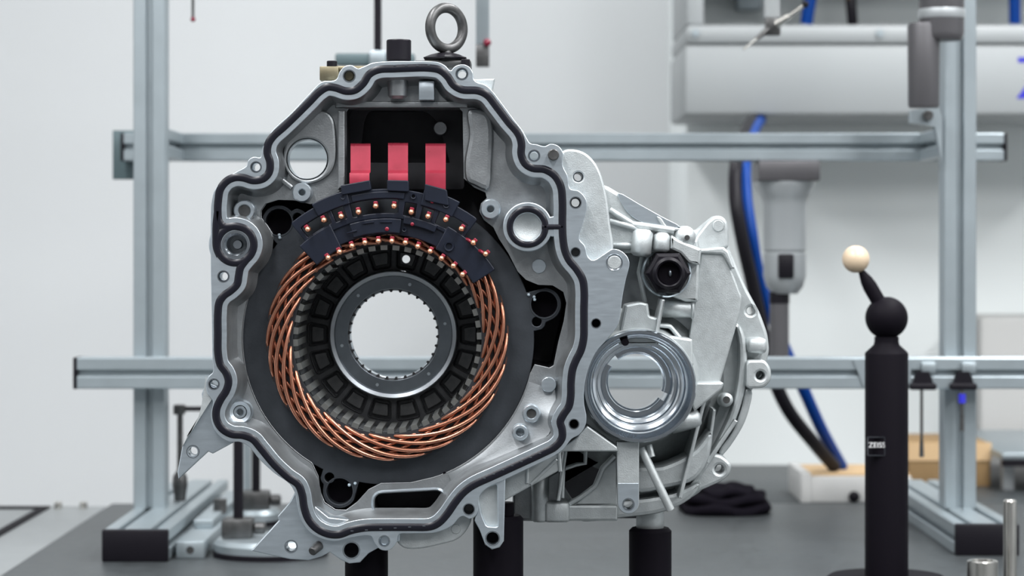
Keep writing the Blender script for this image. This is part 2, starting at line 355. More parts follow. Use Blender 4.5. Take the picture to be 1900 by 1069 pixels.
# walls of the opening going deep, and its back
band([(OPENo, FD + 1), (offset(OPENo, 3), FD + 60), (offset(OPENo, 5), FD + 95)]).build('pocket_wall', 'pocket', housing, 40)
AX, AY = 716.0, 632.0
plate('pocket_back', offset(OPENo, -3), [circ(AX, AY, 186, 64)], FD + 92, FD + 98, 'pocket', housing, 0.2, px=False)
# outer skin behind the flange
sk0 = offset(GAs, -5); sk1 = offset(GAs, 2)
band([(sk0, 25), (sk0, 60), (sk1, 118)]).build('outer_skin', 'cast', housing, 50)
so = ups(SLOT, FD)
band([(so, FD + 2), (so, FD + 50)]).add([O(u, v, FD + 50) for u, v in so], [list(range(len(so)))]).build('drain_slot_wall', 'pocket', housing, 50)
# lower right floor ramps up towards the flange
ramp = []
for k in range(41):
    a_ = math.radians(-17 - 49 * k / 40); tp_ = min(1, k / 7, (40 - k) / 12); dx, dy = math.cos(a_), -math.sin(a_); p0 = up(720 + 274 * dx, 629 + 274 * dy, FD); L_ = 0
    best = None
    for i in range(len(INs)):
        (x1, y1), (x2, y2) = INs[i - 1], INs[i]; ex, ey = x2 - x1, y2 - y1; den = dx * ey - dy * ex
        if abs(den) < 1e-9: continue
        t_ = ((x1 - p0[0]) * ey - (y1 - p0[1]) * ex) / den; u_ = ((x1 - p0[0]) * dy - (y1 - p0[1]) * dx) / den
        if t_ > 0 and 0 <= u_ <= 1 and (best is None or t_ < best): best = t_
    t_ = max(best - 6, 1); row = []
    for q_, dd in [(0, FD + 3), (0, FD - .8), (.12, FD - .8 - .8 * tp_), (.5, FD - .8 - tp_ * (.8 + t_ * .045)), (.9, FD - .8 - tp_ * (.8 + t_ * .10)), (1, FD - .8 - tp_ * (1.0 + t_ * .115)), (1, FD + 3)]:
        row.append(O(p0[0] + dx * t_ * q_, p0[1] + dy * t_ * q_, dd))
    ramp.append(row)
MB().rings(ramp).build('floor_ramp', 'castramp', housing, 50)
# raised pear-shaped boss with the big sight hole
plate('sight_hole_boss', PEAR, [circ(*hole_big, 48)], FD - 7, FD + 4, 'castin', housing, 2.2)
mb = MB(); u, v = up(570, 295, FD - 7); lathe_o(mb, u, v, [(37.5, FD - 7.2), (36.5, FD - 5), (36.5, FD + 14), (39, FD + 14)], 48); mb.build('sight_hole_rim', 'mach', housing)
mb = MB(); mb.sphere(PD(594, 238, FD - 3), 15 * S0, 24, (1, .55, 1)); mb.build('cast_dimple', 'castin', housing)
mb = MB(); mb.tube([PD(519, 330, FD - 2), PD(542, 348, FD - 3)], 5 * S0, 12); mb.build('rib', 'castin', housing)
# terminal pocket: shelf on top, inner stepped frame, deep dark chamber, right hand drafted wall
plate('terminal_shelf', [(622,188),(868,188),(868,200),(622,200)], [], FD - 6, FD + 40, 'castin', housing, 2.0)
plate('terminal_back', rounded([(636,192),(862,192),(862,352),(636,352)], 8), [rounded([(684,206),(790,206),(812,225),(834,300),(834,302),(666,302),(668,290),(676,225)], 14)], FD + 58, FD + 62, 'pocket', housing, 0.6)
plate('chamber_back', [(630,190),(870,190),(870,360),(630,360)], [], FD + 91, FD + 93.5, 'pocket', housing, 0.2)
mb = MB(); pin_o(mb, *up(817, 238, FD + 40), 13, FD + 40, FD + 62, 28, 0.0006); mb.build('core_pin_mark', 'castin', housing)
plate('drafted_wall', spline([(868,204),(900,206),(912,222),(913,300),(906,352),(880,344),(866,336),(862,300),(870,250)], 4), [], FD - 8, FD + 30, 'castin', housing, 4.5)
plate('side_rib', [(627,205),(640,205),(640,345),(627,352)], [], FD - 10, FD + 20, 'castin', housing, 1.5)
# top of the cavity: hanging half-round boss and bright square block
mb = MB(); mb.cyl(PD(738, 140, 20), PD(738, 184, 20), 20 * S0, 18 * S0, 28, 0.003); mb.build('hanging_boss', 'castin', housing)
mb = MB(); a = PD(777, 150, 12); b = PD(806, 186, 12); mb.box((a.x, F + .010, a.z), (b.x, F + .034, b.z), 0.0012); mb.build('locating_block', 'mach', housing)
# bosses with holes inside the cavity
def boss(px, py, r, rh, d, m='mach', depth=24, fill=None):
    u, v = up(px, py, d); k = (F + d / 1000) / F; r *= k; rh *= k
    mb = MB(); lathe_o(mb, u, v, [(rh, d + depth), (rh, d + 1), (rh + 1.5, d), (r - 2, d), (r, d + 1.2), (r + 1.5, d + depth)], 36)
    o = mb.build('boss', m, housing)
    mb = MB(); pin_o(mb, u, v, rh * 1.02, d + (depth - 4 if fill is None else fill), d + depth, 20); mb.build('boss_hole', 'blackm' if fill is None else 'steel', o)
    return o
boss(560, 357, 18, 6, 14); boss(910, 388, 18.5, 6.5, 12); boss(445, 765, 13, 6, 20); boss(965, 803, 15, 7.5, 14); boss(986, 768, 17, 9, 16, fill=3); boss(453, 391, 20, 11, 16, fill=2)
mb = MB(); lathe_o(mb, *up(445, 765, 18), [(13, 20), (20, 18.5), (22, 20.5), (23, 30)], 40); mb.build('counterbore', 'mach', housing)
for (x, y, r, dd) in [(1000, 494, 13.5, FD - 1.2), (1018, 714, 14, FD - 9)]:
    mb = MB(); pin_o(mb, *up(x, y, dd), r, dd, FD + 4, 32, 0.0004); mb.build('ejector_mark', 'mach', housing)
# ring boss inside the seal ring, and its land joined to the flange
plate('ring_boss', circ(979, 421, 46, 56), [circ(979, 421, 26, 44)], 0.6, 34, 'mach', housing, 1.0, px=False)
plate('ring_boss_bridge', [(1014,404),(1032,400),(1032,440),(1014,438)], [], 0.6, 30, 'mach', housing, 0.8, px=False)
mb = MB(); lathe_o(mb, 979, 421, [(0, 9), (18, 8.6), (22, 7.4), (26.4, 7.2)], 40); mb.build('pressed_cap', 'cast', housing)
# land around the left seal ring with threaded insert
plate('insert_land', circ(437, 454, 50, 56), [circ(437, 454, 24, 40)], 0.6, 34, 'mach', housing, 1.0, px=False)
mb = MB(); lathe_o(mb, 437, 454, [(26, -0.4), (21.5, -0.4), (19.5, 1.5)] + [(19.5 - (k % 2) * 2.0, 2 + k * 1.3) for k in range(16)] + [(17, 30)], 40); mb.build('threaded_insert', 'bore', housing)
mb = MB(); lathe_o(mb, 437, 454, [(0, 16), (8, 16), (9, 17), (9, 34)], 24); mb.build('insert_screw', 'bore', housing)
plate('ejector_plug', circ(1140, 487, 12.5, 32), [], -0.5, 3, 'cast', housing, 0.5, px=False)
mb = MB(); lathe_o(mb, 1140, 487, [(13, -.2), (15.5, -.5), (16.5, .5)], 32); mb.build('ejector_plug_rim', 'bore', housing)
# studs
def stud(px, py, r, d0, d1, name='stud'):
    u, v = up(px, py, d0); mb = MB(); pin_o(mb, u, v, r, d0, d1, 24, 0.0008); return mb.build(name, 'steel', housing)
stud(1027, 287, 10.5, -10, 4)
# mounting ears, brackets and lower rims
plate('mounting_ear', [(432,822),(395,842),(386,838),(331,889),(329,876),(338,829),(349,811),(371,775),(377,752),(374,731),(383,708),(402,716),(412,800)], [circ(358,838,10.5,28)], 6, 24, 'mach', housing, 1.0)
mb = MB(); lathe_o(mb, *up(358, 838, 6), [(9, 24), (9, 8), (10.4, 5.8), (12.5, 5.8), (12.6, 8)], 28); mb.build('bolt_hole_rim', 'bore', housing)
plate('ear_web', [(383,712),(377,752),(371,775),(349,811),(338,829),(352,800),(390,740)], [], 2, 20, 'cast', housing, 1.5)
plate('foot_bracket', [(549,910),(538,931),(515,958),(517,966),(466,1022),(500,1030),(538,1038),(572,1040),(597,1033),(612,1025),(632,1039),(648,1046),(668,1044),(684,1027),(700,1018),(742,1004),(742,975),(610,960)], [circ(540,1014,10.5,28), circ(652,1021,14,32)], 7, 26, 'mach', housing, 1.0)
for (x, y, r) in [(540, 1014, 10.5), (652, 1021, 14)]:
    mb = MB(); lathe_o(mb, *up(x, y, 7), [(r * .86, 26), (r * .86, 9), (r * 1.0, 6.8), (r * 1.2, 6.8), (r * 1.2, 9)], 28); mb.build('bolt_hole_rim', 'bore', housing)
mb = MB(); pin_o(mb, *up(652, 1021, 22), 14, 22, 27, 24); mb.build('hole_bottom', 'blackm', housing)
mb = MB(); mb.cyl(PD(579, 1024, -4), PD(592, 1012, 8), 8 * S0, 9.5 * S0, 20, 0.0008); mb.build('stud', 'steel', housing)
plate('lower_rim', spline([(732,984),(736,1004),(750,1017),(780,1018),(815,1011),(850,1000),(868,980),(874,962),(850,950)], 4), [], 14, 40, 'cast', housing, 1.4)
mb = MB(); pin_o(mb, *up(846, 982, 13), 9, 13.2, 18, 28, 0.0004); mb.build('ejector_mark', 'cast', housing)
BR = [(938,886),(935,1004),(927,1016),(913,1020),(900,1011),(890,984),(880,966),(886,950),(882,925),(885,908)]
plate('lower_bracket', rounded(BR, 5, 3), [rounded([(884,914),(922,898),(924,978),(903,977),(894,956),(890,935)], 5, 3), circ(914,999,11.5,28)], 1.2, 20, 'mach', housing, 0.9)
plate('lower_bracket_web', BR, [circ(914,999,10,28)], 9, 20, 'cast', housing, 0.5)
mb = MB(); lathe_o(mb, *up(914, 999, 1), [(9.4, 20), (9.4, 3.5), (11.6, 0.9), (14, 0.9), (14, 4)], 28); mb.build('bolt_hole_rim', 'bore', housing)
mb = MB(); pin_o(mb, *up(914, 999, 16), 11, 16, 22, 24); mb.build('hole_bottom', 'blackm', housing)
# drain slot lip
sl2 = offset(ups(SLOT, FD - 2), -7)
band([(ups(SLOT, FD), FD + 3), (offset(ups(SLOT, FD), -1), FD - 1.5), (offset(ups(SLOT, FD), -3), FD - 2.5), (offset(ups(SLOT, FD), -8), FD + 1)]).build('drain_slot_lip', 'mach', housing, 60)

# ---- things on top: eyebolt, plug, brass block
mb = MB(); c0 = PD(828.5, 52.5, 70); k = (F + .07) / FPX; an = math.radians(39)
path = [c0 + Vector((math.cos(an) * math.cos(t), math.sin(an) * math.cos(t), math.sin(t))) * 38 * k for t in [2 * PI * i / 48 for i in range(48)]]
mb.tube(path, 9.6 * k, 16, True, ez=(-math.sin(an), math.cos(an), 0))
eb = thing('lifting_eyebolt', 'dark steel lifting eyebolt screwed into the top of the motor housing', 'eyebolt', PD(828, 118, 70))
mb.build('ring', 'steel', eb, 60)
mb = MB(); q = PD(828, 114, 70); mb.lathe(q, (0, 0, 1), [(0, 0), (17 * k, 0), (17 * k, 8 * k), (11 * k, 12 * k), (9 * k, 20 * k), (0, 22 * k)], 28); mb.build('shank', 'steel', eb)
mb = MB(); q = PD(826, 111, 70); mb.lathe(q, (0, 0, 1), [(0, 0), (44 * k, 0), (46 * k, 3 * k), (30 * k, 9 * k), (14 * k, 13 * k), (0, 13 * k)], 6); mb.build('flat_collar', 'blackp', eb, 20)
mb = MB(); a = PD(770, 112, 55); b = PD(874, 124, 55); mb.box((a.x, F + .055, a.z), (b.x, F + .10, b.z), 0.001); mb.build('lifting_pad', 'steel', housing)
mb = MB(); mb.cyl(PD(864, 124, 52), PD(864, 110, 52), 9.5 * S0, n=6, c=0.0006); mb.build('pad_bolt', 'blackp', housing, 20)
mb = MB(); mb.lathe(PD(740, 124, 50), (0, 0, 1), [(0, 0), (22 * S0, 0), (22 * S0, 12 * S0), (23.5 * S0, 13 * S0), (23.5 * S0, 49 * S0), (22 * S0, 51 * S0), (17 * S0, 51 * S0), (16 * S0, 46 * S0), (0, 46 * S0)], 36)
mb.build('breather_cap', 'blackp', housing)
mb = MB(); a = PD(593, 123, 40); b = PD(628, 149, 40); mb.box((a.x, F + .04, a.z), (b.x, F + .065, b.z), 0.0008); o = mb.build('brass_fitting', 'brass', housing)
mb = MB(); a = PD(622, 122, 45); b = PD(682, 134, 45); mb.box((a.x, F + .045, a.z), (b.x, F + .06, b.z), 0.0015); mb.build('fitting_arm', 'brass', o)
mb = MB(); mb.cyl(PD(616, 125, 50), PD(616, 113, 50), 10 * S0, n=24, c=0.0006); mb.build('fitting_screw', 'blackp', o)
mb = MB(); pin_o(mb, *up(648, 141, 14), 9, 12, 26, 20, 0.0008); mb.build('brass_bolt', 'brass', housing)
plate('spout', [(876,147),(918,146),(912,172),(885,172)], [], 30, 70, 'cast', housing, 1.2)

# ================================================================== gear case (right, behind the flange)
GD = 135.0
SIL = [(1121,342),(1148,358),(1200,387),(1250,418),(1275,424),(1290,429),(1310,412),(1326,400),(1340,401),(1350,411),(1353,430),(1353,458),(1366,490),(1386,536),(1410,580),(1424,618),(1428,650),(1418,690),(1394,726),(1386,760),(1373,793),(1356,826),(1338,850),(1318,893),(1298,915),(1265,935),(1240,949),(1150,962),(1075,962),(1040,905),(1050,780),(1060,640),(1090,520),(1110,420)]
case = plate('gear_case', rounded(SIL, 9, 3), [circ(1181,712,78,56), circ(1393,577,7.5,24), [(1050,842),(1142,842),(1142,862),(1118,876),(1104,906),(1062,936),(1044,930)]], GD, GD + 24, 'cast', housing, 3.0)
case['label'] = 'cast gear case beside the motor'
def cpl(name, outer, d0, d1, m='cast', holes=(), bevel=1.5, rnd=3):
    return plate(name, rounded(outer, rnd, 3) if rnd else outer, holes, d0, d1, m, case, bevel)
# upper plate with the pin hole
cpl('upper_plate', spline([(1040,290),(1046,279),(1070,278),(1090,287),(1107,306),(1119,335),(1127,372),(1132,415),(1136,470),(1100,500),(1050,500),(1035,420)], 4), 16, 70, holes=[circ(1073,328,8,24), circ(1068,375.5,11,24)], bevel=2.0, rnd=0)
mb = MB(); lathe_o(mb, *up(1073, 328, 16), [(8, 30), (8, 17), (9.2, 15.8), (10, 16.4)], 24); mb.build('pin_hole_rim', 'bore', case)
# wedge arm towards the top lug and its machined face
cpl('wedge_arm', [(1112,338),(1150,360),(1262,422),(1296,446),(1300,480),(1240,470),(1180,470),(1136,470),(1120,400)], 60, 130, bevel=3.0)
cpl('machined_facet', spline([(1147,358),(1185,378),(1228,402),(1262,421),(1240,423),(1212,419),(1180,407),(1158,386)], 3), 57.5, 62, 'mach', bevel=0.4, rnd=0)
cpl('facet_ridge', spline([(1218,402),(1226,404),(1238,420),(1262,424),(1258,428),(1236,426)], 3), 56, 62, bevel=1.0, rnd=0)
for (a, b, r) in [((1132,390),(1175,417),6), ((1132,410),(1182,424),6), ((1136,455),(1175,456),7), ((1175,417),(1250,428),7)]:
    mb = MB(); mb.tube([PD(*a, 58), PD((a[0] + b[0]) / 2, (a[1] + b[1]) / 2, 55), PD(*b, 58)], r * S0, 12); mb.build('rib', 'cast', case, 60)
# cylinders above the plug
mb = MB(); mb.cyl(PD(1194, 426, 52), PD(1188, 475, 50), 19 * S0, 20 * S0, 28, 0.003); mb.build('upright_boss', 'cast', case, 50)
mb = MB(); mb.cyl(PD(1229, 432, 56), PD(1226, 468, 54), 16 * S0, 17 * S0, 28, 0.003); mb.build('upright_boss', 'cast', case, 50)
mb = MB(); mb.sphere(PD(1270, 440, 62), 22 * S0, 24); mb.build('domed_boss', 'cast', case)
mb = MB(); mb.cyl(PD(1275, 441, 49), PD(1275, 441, 60), 5 * S0, n=20); mb.build('dome_dimple', 'steel', case)
cpl('sloped_strap', [(1245,436),(1262,446),(1302,462),(1299,492),(1278,488),(1262,470),(1243,462)], 50, 90, bevel=2.5)
mb = MB(); mb.tube([PD(1192,478,84), PD(1186,505,82), PD(1192,535,82), PD(1197,560,84)], 5 * S0, 12); mb.build('chamber_rib', 'cast', case, 60)
# dark plug chamber and hex plug
cpl('plug_chamber_back', [(1150,470),(1300,480),(1298,640),(1140,640)], 112, 118, 'castin', bevel=0.5)
cpl('chamber_shelf', [(1160,566),(1172,563),(1188,560),(1203,563),(1206,586),(1222,590),(1222,640),(1148,640),(1150,615)], 40, 80, bevel=2.5)
cpl('chamber_rib', [(1228,556),(1234,556),(1222,620),(1215,620)], 30, 90, bevel=1.0, rnd=1)
cpl('plug_housing', [(1206,470),(1262,468),(1298,486),(1296,560),(1272,560),(1240,548),(1205,520)], 70, 112, bevel=3.0)
hp = thing('hex_plug', 'black hexagonal threaded plug screwed into the silver gear case', 'plug', PD(1238, 550, 50))
pc = PD(1240, 507, 40)
mb = MB(); mb.lathe(pc, (0, 1, 0), [(0, 0), (36 * S0, 0), (42 * S0, 0.002), (43.5 * S0, 0.005), (43.5 * S0, 0.026), (0, 0.026)], 6); mb.build('hexagon', 'blackp', hp, 20)
mb = MB(); mb.lathe(pc + Vector((0, .001, 0)), (0, 1, 0), [(20 * S0, -0.002), (21 * S0, -0.012), (25 * S0, -0.014), (30 * S0, -0.012), (31 * S0, 0)], 40); mb.build('collar', 'blackp', hp)
mb = MB(); mb.lathe(pc, (0, 1, 0), [(20.5 * S0, -0.012), (19 * S0, -0.004), (0, -0.004)], 36); mb.build('recess', 'blackm', hp)
mb = MB(); mb.sphere(pc + Vector((3 * S0, -.005, 0)), 7 * S0, 20, (.5, .6, 1)); mb.build('valve_tip', 'ring', hp)
mb = MB(); mb.lathe(pc, (0, 1, 0), [(44 * S0, .024), (47 * S0, .025), (47 * S0, .04), (40 * S0, .04)], 40); mb.build('washer', 'mach', hp)
# horizontal tube
mb = MB(); mb.cyl(PD(1226, 573, 82), PD(1286, 573, 82), 17 * S0, n=28, c=0.002); mb.build('pipe_boss', 'cast', case, 50)
mb = MB(); mb.cyl(PD(1280, 573, 82), PD(1288, 573, 82), 20 * S0, n=28, c=0.002); mb.build('pipe_boss_collar', 'cast', case, 50)
# large flat facet and neighbours
cpl('side_panel', [(1302,466),(1340,464),(1354,492),(1377,552),(1372,585),(1336,712),(1290,716),(1276,650),(1288,560),(1296,500)], 92, 136, bevel=1.8, rnd=6)
cpl('panel_crest', [(1296,462),(1342,458),(1352,466),(1364,498),(1357,500),(1341,472),(1298,470)], 88, 130, bevel=2.0)
cpl('top_lug', [(1290,440),(1312,412),(1326,401),(1340,402),(1350,412),(1352,460),(1300,466),(1288,456)], 112, 138, holes=[], bevel=2.5, rnd=6)
mb = MB(); pin_o(mb, *up(1333, 419, 111), 11, 110.6, 114, 28, .0004); mb.build('ejector_mark', 'cast', case)
cpl('rim_strip', spline([(1366,600),(1378,612),(1386,650),(1386,700),(1376,750),(1350,812),(1320,848),(1332,818),(1358,760),(1370,700),(1372,640)], 4), 112, 138, bevel=3.0, rnd=0)
cpl('rim_outer', spline([(1395,725),(1390,760),(1378,792),(1350,835),(1338,846),(1334,838),(1360,800),(1376,755),(1384,722)], 4), 118, 146, bevel=2.0, rnd=0)
for (y0, y1) in [(627, 657)]:
    mb = MB(); a = PD(1386, y0, 108); b = PD(1424, y1, 108); mb.box((a.x, F + .108, a.z), (b.x, F + .15, b.z), 0.005); mb.build('side_pad', 'cast', case, 50)
plate('side_lug', rounded([(1384,668),(1420,668),(1431,684),(1431,706),(1418,720),(1384,722)], 10, 4), [circ(1411,697,8,24)], 104, 136, 'cast', case, 2.5)
plate('lower_lug', rounded([(1300,872),(1322,840),(1342,846),(1359,862),(1354,882),(1338,894),(1290,915),(1262,930)], 8, 4), [circ(1335,871,8,24)], 108, 140, 'cast', case, 3.0)
# bearing seat: turned rings with a stepped bore right through
BU, BV = 1187, 717
mb = MB()
bu, bv = up(BU, BV, 22); kb = (F + .022) / F
prof = [(105, 62), (106, 30), (105, 24), (103, 22), (98, 22), (96, 23.5), (95, 27), (92, 29), (90, 33), (88, 36), (88, 46), (85, 48), (78, 49), (77, 52), (77, 66), (75, 68), (70, 69), (69, 72), (69, 90), (66, 92), (64, 94), (64, 120), (68, 160)]
lathe_o(mb, bu, bv, [(r * kb, d) for r, d in prof], 96)
seat = mb.build('bearing_seat', 'bore', case, 40)
seat['label'] = 'turned bearing seat'
# inner stepped segments of the seat (two half steps)
for a0, a1 in [(148, 325), (-20, 128)]:
    mb = MB(); n = 30; rs = []
    for k in range(n + 1):
        a = math.radians(a0 + (a1 - a0) * k / n); ca, sa = math.cos(a), math.sin(a)
        rs.append([O(bu + r * kb * ca, bv - r * kb * sa, d) for r, d in [(70, 92), (58, 92), (56, 94), (56, 99), (53, 100), (53, 112), (70, 112)]])
    mb.rings(rs); mb.build('bore_shoulder', 'bore', seat, 40)
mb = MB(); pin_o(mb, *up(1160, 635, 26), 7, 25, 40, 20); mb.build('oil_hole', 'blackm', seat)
# skirt of the case around the seat
mb = MB(); lathe_o(mb, bu, bv, [(106 * kb, 30), (110 * kb, 55), (122, 90), (160, 128), (190, 140)], 72); mb.build('skirt', 'cast', case, 60)
cpl('seat_corner', [(1236,622),(1285,630),(1287,680),(1270,668)], 40, 90, bevel=2.0)
mb = MB(); mb.cyl(PD(1272, 662, 42), PD(1272, 662, 80), 12 * S0, n=24, c=.002); mb.build('corner_boss', 'cast', case, 50)
cpl('corner_brace', [(1220,600),(1246,602),(1268,628),(1258,630),(1242,610),(1220,608)], 60, 100, bevel=2.0)
cpl('gusset', [(1292,710),(1344,710),(1340,722),(1288,764),(1280,740)], 62, 100, bevel=1.8, rnd=5)
mb = MB(); mb.cyl(PD(1348, 742, 78), PD(1344, 742, 130), 13 * S0, 15 * S0, 24, .0025); mb.build('bolt_boss', 'cast', case, 50)
mb = MB(); mb.cyl(PD(1348, 742, 77), PD(1348, 742, 84), 7 * S0, n=16); mb.build('bolt_boss_hole', 'steel', case, 30)
mb = MB(); mb.cyl(PD(1240, 785, 75), PD(1300, 775, 75), 22 * S0, 18 * S0, 28, .003); mb.build('side_boss', 'cast', case, 50)
# ribs fanning out below the seat
def fin(p, q, d0, d1, wd, name='rib', m='cast'):
    (x0, y0), (x1, y1) = p, q; L = math.hypot(x1 - x0, y1 - y0); nx, ny = -(y1 - y0) / L * wd / 2, (x1 - x0) / L * wd / 2
    return plate(name, [(x0 + nx, y0 + ny), (x1 + nx, y1 + ny), (x1 - nx, y1 - ny), (x0 - nx, y0 - ny)], [], d0, d1, m, case, min(1.2, wd * S0 * 1000 * .4))
fin((1308,740),(1262,925), 70, 136, 7); fin((1326,760),(1312,860), 90, 136, 6); fin((1366,780),(1275,915), 105, 136, 8)
mb = MB(); mb.tube([PD(1190, 832, 48), PD(1215, 885, 42), PD(1244, 946, 46)], 8 * S0, 14); mb.build('round_rib', 'cast', case, 60)
mb = MB(); mb.tube([PD(1204, 826, 48), PD(1210, 848, 46)], 6 * S0, 12); mb.build('round_rib', 'cast', case, 60)
cpl('belly_step', spline([(1180,870),(1230,865),(1290,835),(1320,800),(1316,850),(1290,890),(1240,905),(1180,912)], 4), 84, 132, bevel=4.0, rnd=0)
cpl('belly_lower', spline([(1060,935),(1150,930),(1250,915),(1300,895),(1290,918),(1240,948),(1150,962),(1070,965)], 4), 96, 140, bevel=4.0, rnd=0)
# flat tab hanging in front
plate('hanging_tab', [(1144,820),(1186,820),(1186,934)] + arc(1166, 934, 20, 0, -180, 14) + [(1146,934)], [circ(1166,936,10,28)], 34, 48, 'cast', case, 1.0)
plate('tab_face', [(1146.5,897),(1185,897),(1185,934)] + arc(1166, 934, 19, 0, -180, 14) + [(1147,934)], [circ(1166,936,10,28)], 33.3, 36, 'mach', case, 0.3)
mb = MB(); lathe_o(mb, *up(1166, 936, 33), [(8, 46), (8, 36), (9.8, 33), (12, 33), (12, 36)], 28); mb.build('bolt_hole_rim', 'bore', case)
# under-flange strap and open framework at the bottom
cpl('under_strap', [(934,888),(1030,842),(1070,812),(1090,790),(1146,830),(1146,838),(1042,838),(1040,872),(934,931)], 26, 60, bevel=1.5)
fin((984,900),(1034,852), 24, 40, 6); fin((978,898),(979,868), 24, 40, 6); fin((1037,840),(1040,876), 24, 50, 7)
cpl('bottom_box', [(951,915),(1012,885),(1042,868),(1042,940),(1060,945),(1060,964),(1024,968),(951,967)], 96, 126, 'castin', bevel=2.5)
mb = MB(); mb.cyl(PD(1002, 880, 88), PD(1002, 968, 88), 17 * S0, n=28, c=.002); mb.build('upright_boss', 'cast', case, 50)
mb = MB(); a = PD(1010, 932, 80); b = PD(1057, 970, 80); mb.box((a.x, F + .08, a.z), (b.x, F + .125, b.z), .003); mb.build('foot_pad', 'cast', case, 50)
fin((1051,832),(1036,930), 60, 110, 6); fin((1046,872),(1044,925), 70, 110, 6)
cpl('frame_rail', [(1050,938),(1146,938),(1146,967),(1050,967)], 88, 124, bevel=2.0)
cpl('opening_shade_back', [(1000,790),(1200,790),(1200,962),(1000,962)], 200, 205, 'pocket', bevel=.5)  # dark sheet added behind the opening, standing in for its shade
mb = MB(); mb.tube([PD(1140,846,92), PD(1118,868,92), PD(1104,902,92), PD(1078,922,92), PD(1052,938,92)], 5 * S0, 12); mb.build('curved_rib', 'cast', case, 60)
cpl('frame_web', [(1146,850),(1120,872),(1106,902),(1062,938),(1146,938)], 94, 120, bevel=1.5)
mb = MB(); mb.tube([PD(1042,872,94), PD(1070,862,94), PD(1086,860,94), PD(1087,838,94)], 4 * S0, 12); mb.build('curved_rib', 'cast', case, 60)
mb = MB(); mb.cyl(PD(1206, 940, 130), PD(1206, 984, 130), 27 * S0, n=32, c=.001); mb.build('support_boss', 'cast', case, 50)

# ================================================================== stator (sits inside the housing)
stator = thing('stator', 'dark steel stator with woven copper winding and three red terminals inside the motor housing', 'stator', O(AX, AY + 320, 60))
LD = 40.0; kl = (F + LD / 1000) / F
ears = [up(517, 412, LD), up(1010, 565, LD), up(630, 912, LD)]
small = [up(552, 404, LD), up(996, 597, LD), up(611, 886, LD)]
def lam_r(th):
    r = 271 * kl
    for (ex, ey), R in [(e, 32) for e in ears] + [(e, 17) for e in small]:
        dx, dy = ex - AX, AY - ey; e = math.hypot(dx, dy); dl = th - math.atan2(dy, dx); s = e * math.sin(dl)
        if abs(s) < R and math.cos(dl) > 0: r = max(r, e * math.cos(dl) + math.sqrt(R * R - s * s))
    return r
lo = [(AX + lam_r(t) * math.cos(t), AY - lam_r(t) * math.sin(t)) for t in [2 * PI * k / 720 for k in range(720)]]
NS = 48; bore = []
for k in range(NS):
    for f_, r in [(0.0, 167), (0.56, 167), (0.56, 180), (1.0, 180)]:
        a = 2 * PI * (k + f_) / NS; bore.append((AX + r * math.cos(a), AY - r * math.sin(a)))
plate('lamination_ring', lo, [circ(AX, AY, 183, 96)] + [circ(x, y, 24.5, 32) for x, y in ears] + [circ(x, y, 9, 24) for x, y in small], LD, LD + 26, 'lam', stator, 0.8, px=False)
plate('lamination_stack', circ(AX, AY, 272, 128), [circ(AX, AY, 183, 96)], LD + 22, 116, 'lam', stator, 0.3, px=False)
for (x, y) in ears:
    mb = MB(); lathe_o(mb, x, y, [(24.6, LD + 6), (25.5, LD - .6), (27.5, LD - .6), (28, LD + .5)], 36); mb.build('bolt_seat_rim', 'lam', stator)
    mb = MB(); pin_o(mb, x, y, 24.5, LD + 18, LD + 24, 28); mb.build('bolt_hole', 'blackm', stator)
for (x, y) in [(518,436),(519,441),(981,547),(991,551),(648,900),(659,897),(992,556)]:
    mb = MB(); mb.sphere(PD(x, y, LD - 1), 3.2 * S0, 12); mb.build('paint_dot', 'paleblue', stator)
mb = MB(); mb.sphere(PD(825, 878, LD - .5), 3 * S0, 12); mb.build('index_mark', 'blackm', stator)
# teeth and slot liners seen along the bore
tm = None
for k in range(NS):
    a = 2 * PI * (k + .28) / NS; c, s = math.cos(a), math.sin(a)
    def tp(r, t, d): return O(AX + r * c - t * s, AY - r * s - t * c, d)
    if tm is None or True:
        mb = MB(); w0, w1 = 6.2, 7.0
        mb.rings([[tp(168, -w0, d), tp(168, w0, d), tp(186, w1, d), tp(186, -w1, d)] for d in (26, 28, 112, 114)])
        mb.build('tooth', 'tooth' , stator, 20)
mb = MB(); lathe_o(mb, AX, AY, [(176, 30), (176, 112)], 96); mb.build('slot_liner', 'liner', stator)
mb = MB(); lathe_o(mb, AX, AY, [(177, 33), (177, 24), (226, 24), (226, LD + 2)], 96); mb.build('insulation_ring', 'liner', stator)
# woven winding: two families of strands
def strand(a0, span, ra, rb, da, db, n=26, wob=0.0):
    pts = []
    for k in range(n + 1):
        t = k / n; e = .5 - .5 * math.cos(PI * t); r = ra + (rb - ra) * (e * .9 + t * .1)
        d = da + (db - da) * t - 5.5 * math.sin(PI * t) + wob + 13 * (abs(2 * t - 1) ** 9)
        a = math.radians(a0 + span * t); pts.append(O(AX + r * math.cos(a), AY - r * math.sin(a), d))
    return pts
NW = 24
def rot_copy(name, me, k, n, m):
    o = bpy.data.objects.new(name, me); col.objects.link(o); o.parent = stator
    ctr = O(AX, AY, 0); o.location = ctr - world_loc(stator); o.rotation_euler = (0, -2 * PI * k / n, 0)
    return o
def wire_mesh(pts, r):
    mb = MB(); mb.tube(pts, r, 8); me = mb.mesh('copper_wire'); me.transform(Matrix.Translation(-O(AX, AY, 0)))
    for p in me.polygons: p.use_smooth = True
    me.materials.append(M['copper']); return me
w1 = wire_mesh(strand(0, 66, 181, 225, 23, 21), 3.7 * S0)
w2 = wire_mesh(strand(9, -56, 183, 221, 27, 26), 3.5 * S0)
w3 = wire_mesh(strand(7.5, 50, 186, 218, 25, 23), 3.5 * S0)
